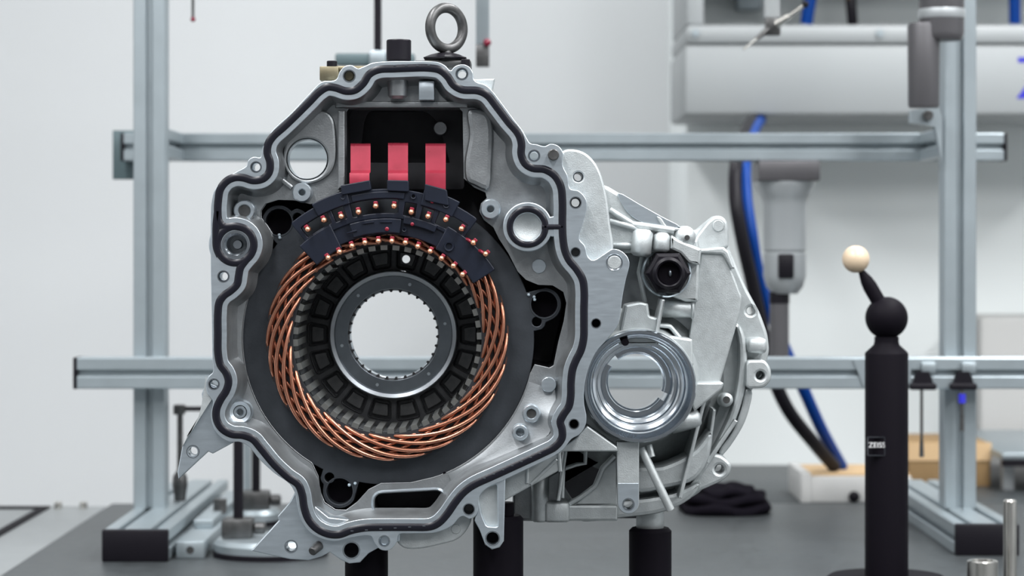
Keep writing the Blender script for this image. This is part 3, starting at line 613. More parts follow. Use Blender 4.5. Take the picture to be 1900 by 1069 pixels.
for k in range(NW):
    rot_copy('copper_wire', w1, k, NW, 'copper'); rot_copy('copper_wire', w2, k, NW, 'copper'); rot_copy('copper_wire', w3, k, NW, 'copper')
# hairpin ends in two rows
outer = [(571,424),(601,407),(633,400),(665,392),(697,381),(731,381),(763,392),(794,400),(827,406),(856,423),(878,449),(901,470)]
inner = [(609,477),(630,466),(653,455),(677,449),(702,446),(727,446),(752,449),(775,456),(798,465),(819,478),(841,492),(858,508)]
mb = MB(); mb.lathe((0, 0, 0), (0, 1, 0), [(0, -0.0032), (3 * S0, -0.0029), (5 * S0, -0.0015), (5.6 * S0, 0), (5.4 * S0, .004), (4.5 * S0, .02), (0, .02)], 16)
pin_me = mb.mesh('hairpin_end'); pin_me.materials.append(M['copper_end'])
for p in pin_me.polygons: p.use_smooth = True
mb = MB(); mb.box((-4 * S0, .0005, -4 * S0), (4 * S0, .016, 9 * S0), .0008); en_me = mb.mesh('enamel'); en_me.materials.append(M['enamel'])
for i, (x, y) in enumerate(outer + inner):
    o = bpy.data.objects.new('hairpin_end', pin_me); col.objects.link(o); o.parent = stator
    o.location = PD(x, y + 1.5, -1) - world_loc(stator)
    e = bpy.data.objects.new('enamel', en_me); col.objects.link(e); e.parent = o
    a = math.atan2(632 - y, x - 716); e.rotation_euler = (0, -(a - PI / 2) , 0)
for i in (10, 11):
    x, y = outer[i]; mb = MB(); mb.tube([PD(x - 2, y + 1, 3), PD(x - 9, y - 4, 5), PD(x - 17, y - 6, 8)], 3.2 * S0, 8); mb.build('copper_wire', 'enamel', stator, 60)
# moulded connector ring
def polar(a0, a1, r0, r1, n=18, cx=717.5, cy=631):
    return arc(cx, cy, r1, a0, a1, n) + arc(cx, cy, r0, a1, a0, n)
wins = [(115.2, 127.5, 240, 262), (108.2, 113.2, 238, 262), (85.2, 105.3, 236, 262), (77.4, 82.4, 234, 258), (69.8, 74.8, 232, 256), (54.6, 67.6, 234, 260)]
plate('busbar_carrier', rounded(polar(53, 129.5, 226, 281), 6, 3), [rounded(polar(*w_, 8), 2.5, 3) for w_ in wins], 6, 18, 'navy', stator, 0.9)
plate('carrier_inner_band', rounded(polar(33, 131, 196, 230), 6, 3), [], 8, 20, 'navy', stator, 0.9)
plate('carrier_end', rounded(polar(33, 62, 192, 240), 8, 3), [], 5, 18, 'navy', stator, 1.0)
plate('carrier_block', rounded(polar(83, 108, 199, 226), 4, 3), [], 3.5, 14, 'navy', stator, 0.9)
plate('carrier_block', rounded(polar(116, 133, 190, 238), 6, 3), [], 4.0, 14, 'navy', stator, 0.9)
plate('carrier_block', rounded(polar(66, 82, 218, 232), 3, 3), [], 3.5, 14, 'navy', stator, 0.8)
plate('carrier_block', rounded(polar(105, 119, 262, 288), 4, 3), [], 3.5, 16, 'navy', stator, 0.9)
plate('carrier_block', rounded(polar(83, 104, 263, 276), 3, 3), [], 4.0, 14, 'navy', stator, 0.8)
plate('carrier_block', rounded(polar(62, 76, 258, 290), 4, 3), [], 4.0, 16, 'navy', stator, 0.9)
plate('carrier_block', rounded([(632,344),(686,334),(689,352),(634,362)], 3, 3), [], 1.5, 14, 'navy', stator, 0.8)
plate('carrier_block', rounded([(718,334),(758,335),(759,356),(718,354)], 3, 3), [], 1.5, 14, 'navy', stator, 0.8)
plate('carrier_block', rounded([(788,341),(829,352),(833,382),(788,372)], 3, 3), [], 1.5, 14, 'navy', stator, 0.8)
for (x, y, r) in [(739,342,5),(799,353,6),(767,364,5),(828,380,6),(750,426,4),(833,457,9),(636,366,4)]:
    mb = MB(); lathe_o(mb, *up(x, y, 2), [(r * .6, 4), (r * .7, 2.6), (r, 2.4), (r * 1.1, 6)], 20); mb.build('moulding_mark', 'navy', stator)
for (x, y, r) in [(718,425,4),(765,416,3.6),(802,374,3.6)]:
    mb = MB(); mb.sphere(PD(x, y, 3), r * S0, 14, (1, .5, 1)); mb.build('copper_rivet', 'enamel', stator)
for (x0, x1, y0, y1) in [(673,694,415,412),(705,727,412,412),(643,662,433,428)]:
    mb = MB(); mb.tube([PD(x0, y0, 2.8), PD(x1, y1, 2.8)], 1.6 * S0, 6); mb.build('carrier_edge', 'navy', stator)
# red terminals: bent strip
for (x0, x1, y0, y1, yb, xb) in [(650.5, 687.5, 267, 319, 335, -2), (720, 757, 266, 319, 334, 0), (789.5, 827, 267, 319, 346, 0)]:
    prof = [(y0 - 1, 30, 0), (y0 + 1.5, 22, 0), (y0 + 4, 20, 0), (y1 - 3, 16, 0), (y1, 12.5, 0), (y1 + 2.5, 9.5, xb), (yb + 6, 7, xb), (yb + 14, 8, xb)]
    mb = MB(); rs = []
    for (y, d, xo) in prof:
        rs.append([PD(x0 + xo, y, d), PD(x1 + xo, y, d), PD(x1 + xo, y + 1, d + 2.5), PD(x0 + xo, y + 1, d + 2.5)])
    mb.rings(rs); o = mb.build('terminal', 'red', stator, 40); o['label'] = 'red plated copper terminal'

# ================================================================== rear web and bearing ring inside the housing
RD = 150.0
pk = []
NP = 18
for k in range(NP):
    a = 360.0 * (k + .5) / NP - 90; h = 360.0 / NP * .36
    q = arc(AX, AY, 168, a - h, a + h, 5) + arc(AX, AY, 134, a + h * .92, a - h * .92, 4)
    pk.append(rounded(q, 5, 3))
hu, hv = up(753, 481, RD)
webp = plate('rear_web', circ(AX, AY, 190, 96), pk + [circ(AX, AY, 122, 72)], RD, RD + 10, 'web', housing, 1.6, px=False)
for k in range(NP):
    cu_, cv_ = O(AX, AY, 0), None
    q = pk[k]; qi = offset(q, 3.0)
    if k == 8: pass
    mb = MB(); mb.rings([[O(u, v, RD + 8) for u, v in offset(q, -2)], [O(u, v, RD + 12) for u, v in offset(q, -2)]])
    hol = [circ(hu, hv, 8, 24)] if min((Vector(p) - Vector((hu, hv))).length for p in q) < 30 else []
    link_mesh('pocket_panel', plate_mesh([offset(q, -2)] + hol, RD + 8, RD + 12, 0.3), 'web', webp, None, 20)
    a = 360.0 * (k + .5) / NP - 90; h = 360.0 / NP * .29
    pq = rounded(arc(AX, AY, 163, a - h, a + h, 4) + arc(AX, AY, 139, a + h * .88, a - h * .88, 4), 4, 3)
    link_mesh('pocket_pad', plate_mesh([pq] + hol, RD + 3.5, RD + 9, 0.6), 'webpad', webp, None, 20)
    mb = MB(); mb.tube([O(u, v, RD) for u, v in offset(q, -2)], 0, 8, True, flat=(1.6 * S0, .0012)); mb.build('pocket_rim', 'web', webp, 60)
mb = MB(); lathe_o(mb, AX, AY, [(190, RD + 4), (186, RD - 2), (183, 118)], 96); mb.build('web_wall', 'web', housing)
br = MB(); lathe_o(br, AX, AY, [(128, RD + 12), (128, RD - 8), (126.5, RD - 10), (124, RD - 10.6), (117, RD - 9.4), (115, RD - 7.5), (114.5, RD - 5)], 96); br = br.build('bearing_rim', 'ringrim', housing)
sp = []
NT = 30
for k in range(NT):
    for f_, r in [(0, 88), (.5, 88), (.56, 83.5), (.94, 83.5)]:
        a = 2 * PI * (k + f_) / NT; sp.append((AX + r * math.cos(a), AY - r * math.sin(a)))
splo = [(AX + r * math.cos(a), AY - r * math.sin(a)) for k in range(NT) for (a, r) in [(2 * PI * (k + .0) / NT, 89), (2 * PI * (k + .55) / NT, 89), (2 * PI * (k + .70) / NT, 84), (2 * PI * (k + .85) / NT, 84)]]
plate('bearing_ring', circ(AX, AY, 118, 96), [circ(AX, AY, 90, 72)], RD - 6, RD + 8, 'ring', housing, 0.6, px=False)
plate('spline_ring', circ(AX, AY, 92, 72), [splo], RD - 5, RD + 3, 'web', housing, 0.3, px=False, smooth=20)
mb = MB(); lathe_o(mb, AX, AY, [(92, RD + 3), (87.5, RD + 3), (86.5, RD + 4), (86.5, RD + 22), (90, RD + 23)], 72); mb.build('bushing', 'bore', housing)
for k in range(6):
    a = math.radians(12 + 60 * k); mb = MB(); pin_o(mb, AX + 104 * math.cos(a), AY - 104 * math.sin(a), 3.4, RD - 6.6, RD, 16, .0002); mb.build('ring_pin', 'mach', housing)
#=BG
# ================================================================== table
tb = thing('measuring_table', 'dark grey granite measuring table under the motor housing', 'table', (0.4, 2.5, 0))
mb = MB(); mb.box((-0.62, 1.0, TABLE_Z - 0.16), (1.6, 3.735, TABLE_Z), 0.004); mb.build('granite_slab', 'table', tb)
for (x, y) in [(-.4, 1.3), (1.4, 1.3), (-.4, 3.4), (1.4, 3.4)]:
    mb = MB(); mb.box((x - .06, y - .06, 0), (x + .06, y + .06, TABLE_Z - .16), .005); mb.build('leg', 'probedark', tb)
sb = thing('machine_side_rail', 'pale grey painted machine side rail along the left table edge', 'machine rail', (-.9, 2.5, 0))
mb = MB(); mb.box((-1.4, 1.0, 0), (-0.625, 3.735, TABLE_Z - .004), .004); mb.build('rail_body', 'strip', sb)
mb = MB(); mb.box((-.722, 1.0, TABLE_Z - .006), (-.708, 3.70, TABLE_Z - .001)); mb.build('black_groove', 'blackm', sb, 0)
mb = MB(); mb.box((-1.4, 3.69, TABLE_Z - .006), (-.708, 3.708, TABLE_Z - .001)); mb.build('black_groove', 'blackm', sb, 0)
for px in (108, 155):
    q = P(px, 939, 3.70); mb = MB(); mb.cyl((q.x, 3.70, TABLE_Z - .005), (q.x, 3.70, TABLE_Z + .006), .006, n=16, c=.001); mb.build('rail_screw', 'shiny', sb)
bn = thing('back_bench', 'grey bench behind the granite table carrying cartons', 'bench', (1.0, 4.1, 0))
mb = MB(); mb.box((.30, 3.76, TABLE_Z - .04), (1.7, 4.45, TABLE_Z - .006), .004); mb.build('bench_top', 'table', bn)
for (x, y) in [(.4, 3.85), (1.6, 3.85), (.4, 4.35), (1.6, 4.35)]:
    mb = MB(); mb.box((x - .03, y - .03, 0), (x + .03, y + .03, TABLE_Z - .04)); mb.build('leg', 'alu', bn, 0)

# ================================================================== black supports under the housing
def support(px0, px1, ytop, d, label, stub=None):
    Y = F + d / 1000; k = Y / FPX; c = P((px0 + px1) / 2, ytop, Y); r = (px1 - px0) / 2 * k
    t = thing('support_post', label, 'support post', (c.x, Y, TABLE_Z), 'black posts carrying the motor housing')
    MB().lathe((c.x, Y, TABLE_Z), (0, 0, 1), [(0, 0), (r + .012, 0), (r + .012, .010), (r, .012), (r, c.z - TABLE_Z - .003), (r - .003, c.z - TABLE_Z), (0, c.z - TABLE_Z)], 40).build('column', 'blackm', t)
    if stub:
        x0, x1, y = stub; a = P((x0 + x1) / 2, y, Y); MB().cyl((a.x, Y, c.z), (a.x, Y, a.z), (x1 - x0) / 2 * k, n=24).build('peg', 'blackm', t)
    return t
support(640, 720, 1012, 62, 'black support post below the foot bracket, leftmost of the three', (668, 692, 985))
support(878, 971, 956, 56, 'thickest black support post behind the lower bracket, middle of three', (922, 954, 932))
support(1167, 1246, 979, 130, 'black support post under the gear case, rightmost of the three')

# ================================================================== aluminium frame
def profile(w_, h_, nw=1, nh=1, g=.008, dp=.010, c=.0015):
    """outline of a slotted extrusion, centred, w along first axis"""
    pts = []
    def side(p, q, n, nx, ny):
        L = math.hypot(q[0] - p[0], q[1] - p[1]); tx, ty = (q[0] - p[0]) / L, (q[1] - p[1]) / L
        pts.append((p[0] + tx * c, p[1] + ty * c))
        for k in range(n):
            m_ = L * (k + .5) / n
            for off, dd in [(-g / 2 - .0015, 0), (-g / 2, .0015), (-g / 2, dp), (g / 2, dp), (g / 2, .0015), (g / 2 + .0015, 0)]:
                pts.append((p[0] + tx * (m_ + off) + nx * dd, p[1] + ty * (m_ + off) + ny * dd))
        pts.append((q[0] - tx * c, q[1] - ty * c))
    a, b = w_ / 2, h_ / 2
    side((-a, -b), (a, -b), nw, 0, 1); side((a, -b), (a, b), nh, -1, 0); side((a, b), (-a, b), nw, 0, -1); side((-a, b), (-a, -b), nh, 1, 0)
    return pts
def extrusion(name, lo, hi, axis, parent=None, nw=1, nh=1, m='alu'):
    lo = Vector(lo); hi = Vector(hi); c = (lo + hi) / 2; s = hi - lo
    ax = [k for k in range(3) if k != axis]
    pr = profile(s[ax[0]], s[ax[1]], nw, nh); rs = []
    for t in (lo[axis], hi[axis]):
        r = []
        for (a, b) in pr:
            v = [0, 0, 0]; v[ax[0]] = c[ax[0]] + a; v[ax[1]] = c[ax[1]] + b; v[axis] = t; r.append(Vector(v))
        rs.append(r)
    mb = MB(); mb.rings(rs); return mb.build(name, m, parent, 20)
TZ = TABLE_Z
fr = thing('aluminium_frame', 'slotted aluminium extrusion frame standing on the table behind the housing', 'frame', (0, 3.3, TZ))
extrusion('post', (-.517, 3.30, TZ + .04), (-.474, 3.343, 2.05), 2, fr)
extrusion('post', (.590, 3.30, TZ + .04), (.634, 3.343, 2.05), 2, fr)
extrusion('foot', (-.5168, 3.06, TZ), (-.4345, 3.70, TZ + .040), 1, fr, 2, 1)
extrusion('foot', (.571, 3.12, TZ), (.652, 3.70, TZ + .040), 1, fr, 2, 1)
MB().box((-.5175, 3.048, TZ), (-.4338, 3.06, TZ + .0405), .002).build('end_cap', 'blackp', fr)
MB().box((.5705, 3.108, TZ), (.6525, 3.12, TZ + .0405), .002).build('end_cap', 'blackp', fr)
zl = ZC - (664 - VY) * .726e-3
extrusion('lower_rail', (-.586, 3.257, zl - .042), (.95, 3.2995, zl), 0, fr)
MB().box((-.5915, 3.2568, zl - .0422), (-.586, 3.2997, zl + .0002), .001).build('end_cap', 'blackp', fr)
zu = ZC + (VY - 247) * .780e-3
extrusion('upper_rail', (-.562, 3.50, zu - .040), (.712, 3.54, zu), 0, fr)
MB().box((-.567, 3.4998, zu - .0402), (-.562, 3.5402, zu + .0002), .001).build('end_cap', 'blackp', fr)
MB().box((.712, 3.4998, zu - .0402), (.717, 3.5402, zu + .0002), .001).build('end_cap', 'blackp', fr)
extrusion('cross_piece', (-.517, 3.343, zu - .040), (-.476, 3.50, zu), 1, fr)
extrusion('cross_piece', (.590, 3.343, zu - .040), (.632, 3.50, zu), 1, fr)
extrusion('top_beam', (-.62, 3.295, 2.05), (.95, 3.345, 2.10), 0, fr)
MB().box((-.585, 3.541, zu - .066), (-.52, 3.548, zu + .006), .001).build('joining_plate', 'teal', fr)
mb = MB(); Y = 3.254; mb.prism([P(1583, 667, Y), P(1690, 667, Y), P(1690, 722, Y), P(1604, 722, Y)], (0, .003, 0)); mb.build('joining_plate', 'alu', fr, 0)
mb = MB(); mb.prism([P(1690, 205, 3.28), P(1740, 198, 3.28), P(1748, 215, 3.28), P(1748, 300, 3.28), P(1735, 235, 3.28), P(1690, 228, 3.28)], (0, .018, 0)); mb.build('corner_bracket', 'alu', fr, 0)
q = P(1722, 214, 3.275); MB().cyl((q.x, 3.272, q.z), (q.x, 3.284, q.z), .007, n=20, c=.001).build('bracket_screw', 'steel', fr)
# clamp strip beside the left foot
cs = thing('clamping_strip', 'short aluminium clamping strip lying beside the left frame foot', 'clamp', (-.40, 3.3, TZ))
mb = MB(); mb.box((-.428, 3.08, TZ), (-.392, 3.62, TZ + .022), .002); mb.build('strip', 'alu', cs)
mb = MB(); mb.box((-.424, 3.22, TZ + .022), (-.398, 3.60, TZ + .034), .002); mb.build('upper_strip', 'alu', cs)
mb = MB(); mb.cyl((-.402, 3.33, TZ + .03), (-.402, 3.33, TZ + .05), .010, n=6, c=.001); mb.build('hex_nut', 'steel', cs, 20)
mb = MB(); mb.cyl((-.41, 3.0795, TZ + .011), (-.41, 3.085, TZ + .011), .005, n=16); mb.build('screw_hole', 'steel', cs)

# small upright indicator arm
ar = thing('indicator_arm', 'thin dark steel indicator arm with knob standing on the left frame foot', 'indicator', P(334, 925, 3.40))
Y = 3.40; base = TZ + .040
k = Y / FPX; x = P(334, 900, Y).x
MB().lathe((x, Y, base), (0, 0, 1), [(0, 0), (.008, 0), (.009, .010), (.011, .022), (.010, .034), (.005, .042), (0, .042)], 20).build('knob', 'steel', ar)
MB().cyl((x, Y, base + .04), (x, Y, P(334, 762, Y).z), .0042, n=14).build('rod', 'steel', ar)
q = P(333, 760, Y); MB().box((q.x - .008, Y - .008, q.z - .007), (q.x + .008, Y + .008, q.z + .007), .002).build('joint', 'steel', ar)
MB().cyl((q.x, Y, q.z + .001), (P(400, 760, Y).x, Y, q.z + .001), .0035, n=14).build('cross_rod', 'blackp', ar)

# two round-based black column stands behind the left ear
def column_stand(px, Y, ry, pbase, label, rc):
    k = Y / FPX; x = P(px, 900, Y).x; xb = P(pbase, 900, Y).x
    t = thing('column_stand', label, 'stand', (x, Y, TZ), 'round-based column stands behind the housing')
    MB().lathe((xb, Y, TZ), (0, 0, 1), [(0, 0), (ry, 0), (ry, .006), (ry - .002, .008)], 48).build('base_foot', 'blackp', t)
    MB().lathe((xb, Y, TZ), (0, 0, 1), [(0, .007), (ry - .001, .007), (ry - .001, .016), (ry - .006, .022), (0, .023)], 48).build('base_disc', 'alu', t)
    MB().box((x - .020, Y - .018, TZ + .022), (x + .020, Y + .018, TZ + .048), .004).build('clamp_block', 'steel', t)
    MB().cyl((x + .021, Y - .004, TZ + .035), (x + .036, Y - .004, TZ + .035), .008, n=20, c=.002).build('clamp_screw', 'steel', t)
    MB().cyl((x, Y, TZ + .04), (x, Y, P(px, 640, Y).z), rc, n=24).build('column', 'blackp', t)
    return t
column_stand(442, 3.12, .074, 502, 'nearer black column stand on a wide round base by the foot bracket', .0065)
column_stand(475, 3.46, .040, 470, 'farther black column stand on a small round base behind the housing', .0062)
t = thing('grey_column', 'slim grey upright rod between the two black column stands', 'rod', P(459, 930, 3.55))
xx = P(459, 930, 3.55).x; MB().cyl((xx, 3.55, TZ), (xx, 3.55, P(459, 640, 3.55).z), .0055, n=20).build('rod', 'alu', t)
MB().cyl((xx, 3.55, TZ), (xx, 3.55, TZ + .03), .016, n=24, c=.002).build('socket', 'steel', t)

# ================================================================== reference sphere stand
Y = 2.83; k = Y / FPX
st = thing('reference_sphere_stand', 'black reference sphere stand with an ivory ceramic ball on a tilted stem', 'sphere stand', P(1645, 1087, Y))
x = P(1645, 0, Y).x
MB().lathe((x, Y, TZ), (0, 0, 1), [(0, 0), (.070, 0), (.071, .003), (.070, .010), (.066, .013), (0, .014)], 56).build('base_disc', 'blackm', st)
h = lambda py: P(0, py, Y).z - TZ
col_o = MB().lathe((x, Y, TZ), (0, 0, 1), [(0, .013), (40 * k, .013), (40 * k, h(657)), (39 * k, h(654)), (24 * k, h(640)), (22.5 * k, h(634)), (22.5 * k, h(625)), (0, h(622))], 48).build('column', 'blackm', st)
MB().sphere(P(1645, 590, Y), 39.5 * k, 40).build('ball_joint', 'blackm', st)
p0 = P(1636, 570, Y); p1 = P(1596, 500, Y); ax = (p1 - p0); L = ax.length
MB().lathe(p0, ax, [(0, 0), (13.5 * k, 0), (13.5 * k, L * .55), (11.5 * k, L * .72), (5 * k, L * .98), (4 * k, L * 1.06), (0, L * 1.06)], 24).build('stem', 'blackm', st)
MB().sphere(P(1588, 481, Y), 25.5 * k, 40).build('ceramic_ball', 'ivory', st)
# small square label on the column
lc = P(1625, 826, Y - .0262); 
me = text_mesh('ZEISS', .0085); me.transform(Matrix.Translation((P(1611.5, 830, Y - .0247).x, Y - .0247, P(0, 830.5, Y - .0247).z))); link_mesh('label_text', me, 'white', col_o, None, 0)
yl = Y - .0243
for (a, b) in [((1610, 811), (1642, 812)), ((1610, 845), (1642, 846)), ((1610, 811), (1611, 846)), ((1641, 811), (1642, 846))]:
    q0, q1 = P(*a, yl), P(*b, yl); MB().box((q0.x, yl - .0006, q0.z), (q1.x, yl + .004, q1.z)).build('label_frame', 'lam', col_o, 0)

# steel cylinders at the lower right
Y = 2.74; k = Y / FPX; q = P(1823, 1040, Y)
MB().lathe((q.x, Y, TZ), (0, 0, 1), [(0, 0), (28.5 * k, 0), (28.5 * k, q.z - TZ - .001), (27 * k, q.z - TZ), (20 * k, q.z - TZ), (19 * k, q.z - TZ - .004), (0, q.z - TZ - .004)], 40).build('gauge_ring', 'shiny')
tag(bpy.data.objects['gauge_ring'], 'short polished steel gauge cylinder at the lower right table edge', 'gauge')
Y = 2.80; k = Y / FPX; q = P(1874, 927, Y)
gp = thing('gauge_pin', 'tall slim polished steel pin beside the short gauge cylinder', 'pin', (q.x, Y, TZ))
MB().lathe((q.x, Y, TZ), (0, 0, 1), [(0, .01), (12.5 * k, .01), (12.5 * k, q.z - TZ - .002), (10 * k, q.z - TZ), (0, q.z - TZ)], 28).build('shaft', 'shiny', gp)
MB().lathe((q.x, Y, TZ), (0, 0, 1), [(0, 0), (30 * k, 0), (30 * k, .008), (28 * k, .010), (0, .010)], 32).build('base', 'shiny', gp)

# ================================================================== probes hanging from the frame beam
def hang(x, Y, z): return 2.05
sp1 = thing('stylus_probe', 'thin dark stylus with a ruby tip hanging at the upper left', 'stylus', P(358, 38, 3.32))
q = P(358, 36, 3.32); MB().cyl((q.x, 3.32, q.z), (q.x, 3.32, 2.05), .0021, n=12).build('shaft', 'steel', sp1); MB().sphere(q, .0036, 16).build('ruby_tip', 'ruby', sp1)
sp2 = thing('probe_column', 'black vertical rod with blue-grey cross block hanging behind the breather cap', 'rod', P(700, 118, 3.32))
q = P(701, 96, 3.32); MB().cyl((q.x, 3.32, q.z), (q.x, 3.32, 2.05), .0052, n=20).build('rod', 'blackp', sp2)
a, b = P(623, 100, 3.32), P(770, 122, 3.32); MB().box((a.x, 3.305, a.z), (b.x, 3.335, b.z), .003).build('cross_block', 'teal', sp2)
a, b = P(686, 94, 3.31), P(716, 124, 3.31); MB().box((a.x, 3.30, a.z), (b.x, 3.345, b.z), .002).build('clamp_block', 'alu', sp2)
sp3 = thing('grey_probe_rod', 'grey square rod with dark stained end hanging right of the eyebolt', 'rod', P(895, 125, 3.32))
a, b = P(883, 84, 3.32), P(908, 0, 3.32); MB().box((a.x, 3.311, a.z), (b.x, 3.329, 2.0495), .0015).build('rod', 'alu', sp3)
a, b = P(883, 124, 3.32), P(908, 84, 3.32); MB().box((a.x, 3.311, a.z), (b.x, 3.329, b.z), .0015).build('stained_end', 'steel', sp3)
MB().sphere(P(904, 79, 3.305), .0055, 20).build('ruby_tip', 'ruby', sp3)
ss = thing('star_stylus', 'star stylus cube with crossed thin styli hanging before the white enclosure', 'stylus', P(1434, 66, 3.32))
a, b = P(1420, 66, 3.32), P(1447, 34, 3.32); MB().box((a.x, 3.31, a.z), (b.x, 3.33, b.z), .001).build('cube', 'steel', ss)
a, b = P(1418, 30, 3.32), P(1446, 0, 3.32); MB().box((a.x, 3.31, P(0, 34, 3.32).z), (b.x, 3.33, 2.0495), .002).build('shank', 'cabinet_white', ss)
MB().cyl(P(1442, 45, 3.30), P(1465, 30, 3.29), .0058, .0045, n=16).build('holder', 'shiny', ss)
MB().cyl(P(1460, 34, 3.29), P(1492, 10, 3.28), .0030, n=12).build('stylus', 'shiny', ss); MB().sphere(P(1494, 8, 3.28), .005, 14).build('tip', 'blackp', ss)
MB().cyl(P(1424, 55, 3.31), P(1404, 72, 3.30), .0045, .003, n=14).build('holder', 'steel', ss); MB().cyl(P(1406, 70, 3.30), P(1379, 92, 3.29), .0016, n=10).build('stylus', 'shiny', ss)

ph = thing('tilting_probe_head', 'dark grey cylindrical probe head beside the right frame post at the top', 'probe head', P(1715, 215, 3.2))
Y = 3.22; k = Y / FPX
q = P(1747, 75, Y); MB().lathe((q.x, Y, q.z), (0, 0, 1), [(0, 0), (36 * k, 0), (40 * k, 6 * k), (42 * k, 14 * k), (42 * k, 2.049 - q.z), (0, 2.049 - q.z)], 40).build('upper_barrel', 'probedark', ph)
MB().lathe((q.x, Y, q.z), (0, 0, 1), [(42.5 * k, 40 * k), (43.5 * k, 42 * k), (43.5 * k, 56 * k), (42.5 * k, 58 * k)], 40).build('band', 'probe', ph)
q = P(1713, 200, Y); MB().lathe((q.x, Y - .004, q.z), (0, 0, 1), [(0, 0), (27 * k, 0), (29 * k, 4 * k), (30 * k, 150 * k), (28 * k, 156 * k), (0, 156 * k)], 36).build('lower_barrel', 'probedark', ph)
pb = thing('probe_head', 'light grey probe head with black window hanging below the upper rail', 'probe head', P(1455, 690, 3.52))
Y = 3.52; k = Y / FPX
a, b = P(1402, 337, Y), P(1515, 297.5, Y); MB().box((a.x, Y - .045, a.z), (b.x, Y + .045, zu - .0405), .003).build('mount_block', 'probedark', pb)
q = P(1456, 335, Y); yy = lambda py: P(0, py, Y).z
MB().lathe((q.x, Y, 0), (0, 0, 1), [(0, yy(336)), (56 * k, yy(337)), (56 * k, yy(344)), (44 * k, yy(366)), (40 * k, yy(380)), (39.5 * k, yy(464)), (37 * k, yy(466)), (37 * k, yy(469)), (39.5 * k, yy(471)), (39.5 * k, yy(512)), (34 * k, yy(532)), (24 * k, yy(545)), (0, yy(546))], 48).build('body', 'probe', pb)
a, b = P(1444, 517, Y - .031), P(1473, 471, Y - .031); MB().box((a.x, Y - .034, a.z), (b.x, Y - .015, b.z), .003).build('window', 'blackp', pb)
q = P(1446, 560, Y); MB().cyl((q.x, Y, yy(563)), (q.x, Y, yy(542)), 19 * k, n=28).build('collar', 'blackp', pb)
MB().cyl((q.x, Y, yy(690)), (q.x, Y, yy(563)), 18 * k, n=28).build('stem', 'probedark', pb)

# clamps with hanging styli on the lower rail
def holder(px, label, lo, blue=False):
    Y = 3.245; t = thing('stylus_holder', label, 'holder', P(px, 725, Y), 'black stylus holders on the lower rail')
    mb = MB(); mb.prism([P(px - 11, 690, Y), P(px + 11, 690, Y), P(px + 20, 714, Y), P(px - 20, 714, Y)], (0, .0115, 0)); mb.build('clip', 'blackp', t, 20)
    a, b = P(px - 25, 724, Y), P(px + 25, 711, Y); MB().box((a.x, Y - .004, a.z), (b.x, Y + .0118, b.z), .003).build('jaw', 'blackp', t)
    q = P(px - 3, 720, Y); MB().cyl((q.x, Y, P(0, lo, Y).z), (q.x, Y, q.z), .0022, n=12).build('stylus', 'steel', t)
    MB().cyl((q.x, Y, P(0, lo, Y).z), (q.x, Y, P(0, lo - 30, Y).z), .0034, .0026, n=12).build('tip', 'steel', t)
    if blue: MB().cyl((q.x, Y, P(0, 748, Y).z), (q.x, Y, P(0, 731, Y).z), .005, n=14).build('marker', 'bluelogo', t)
    a, b = P(px - 2, 692, Y), P(px + 24, 672, Y); MB().box((a.x, Y + .002, a.z), (b.x, Y + .0118, b.z), .002).build('bracket', 'alu', t)
holder(1713, 'black stylus holder with a long thin stylus, nearer the sphere stand', 848)
holder(1788, 'black stylus holder with blue marker in front of the right post', 800, True)

# ================================================================== hoses
def hose(name, pts, r, m, label):
    path = []
    P3 = [Vector(P(*p)) for p in pts]
    for i in range(len(P3) - 1):
        p0, p1, p2, p3 = P3[max(i - 1, 0)], P3[i], P3[i + 1], P3[min(i + 2, len(P3) - 1)]
        for j in range(8):
            t = j / 8; path.append(.5 * ((2 * p1) + (p2 - p0) * t + (2 * p0 - 5 * p1 + 4 * p2 - p3) * t * t + (3 * p1 - p0 - 3 * p2 + p3) * t ** 3))
    path.append(P3[-1]); o = MB().tube(path, r, 14).build(name, m, None, 60); tag(o, label, 'hose'); return o
hose('black_hose', [(1400, 221, 4.34), (1388, 235, 4.1), (1368, 290, 3.8), (1364, 360, 3.72), (1376, 440, 3.7), (1394, 520, 3.7), (1412, 600, 3.7), (1432, 690, 3.7), (1462, 760, 3.72), (1510, 822, 3.78), (1548, 866, 3.84)], .0105, 'blackp', 'black hose curving down behind the gear case')
hose('blue_hose', [(1412, 222, 4.37), (1400, 240, 4.1), (1384, 290, 3.82), (1384, 360, 3.75), (1394, 430, 3.72), (1406, 500, 3.72), (1430, 580, 3.72), (1462, 660, 3.72), (1492, 725, 3.74), (1526, 800, 3.80), (1562, 866, 3.88)], .0095, 'blue', 'bright blue hose running down beside the black hose')

# ================================================================== white enclosure and machine behind
en = thing('machine_enclosure', 'white painted machine enclosure with blue lettering at the upper right', 'enclosure', P(1600, 215, 4.4))
Y = 4.30
a, b = P(1270, 213, Y), P(2150, 82, Y); MB().box((a.x, Y, a.z), (b.x, 4.68, b.z), .008).build('lower_panel', 'cabinet_white', en)
a, b = P(1272, 82, Y), P(2150, 46, Y); MB().box((a.x, Y - .006, a.z), (b.x, 4.68, b.z), .010).build('front_lip', 'cabinet_white', en)
a, b = P(1274, 46, Y), P(1306, -120, Y); MB().box((a.x, Y, a.z), (b.x, 4.68, b.z), .004).build('corner_pillar', 'cabinet_white', en)
a, b = P(1300, 46, 4.62), P(2150, -120, 4.62); MB().box((a.x, 4.64, a.z - .03), (b.x, 4.68, b.z), 0).build('inner_panel', 'cabinet', en, 0)
a, b = P(1270, -120, Y), P(2150, -135, Y); MB().box((a.x, Y, a.z), (b.x, 4.68, b.z), .004).build('top_panel', 'cabinet_white', en)
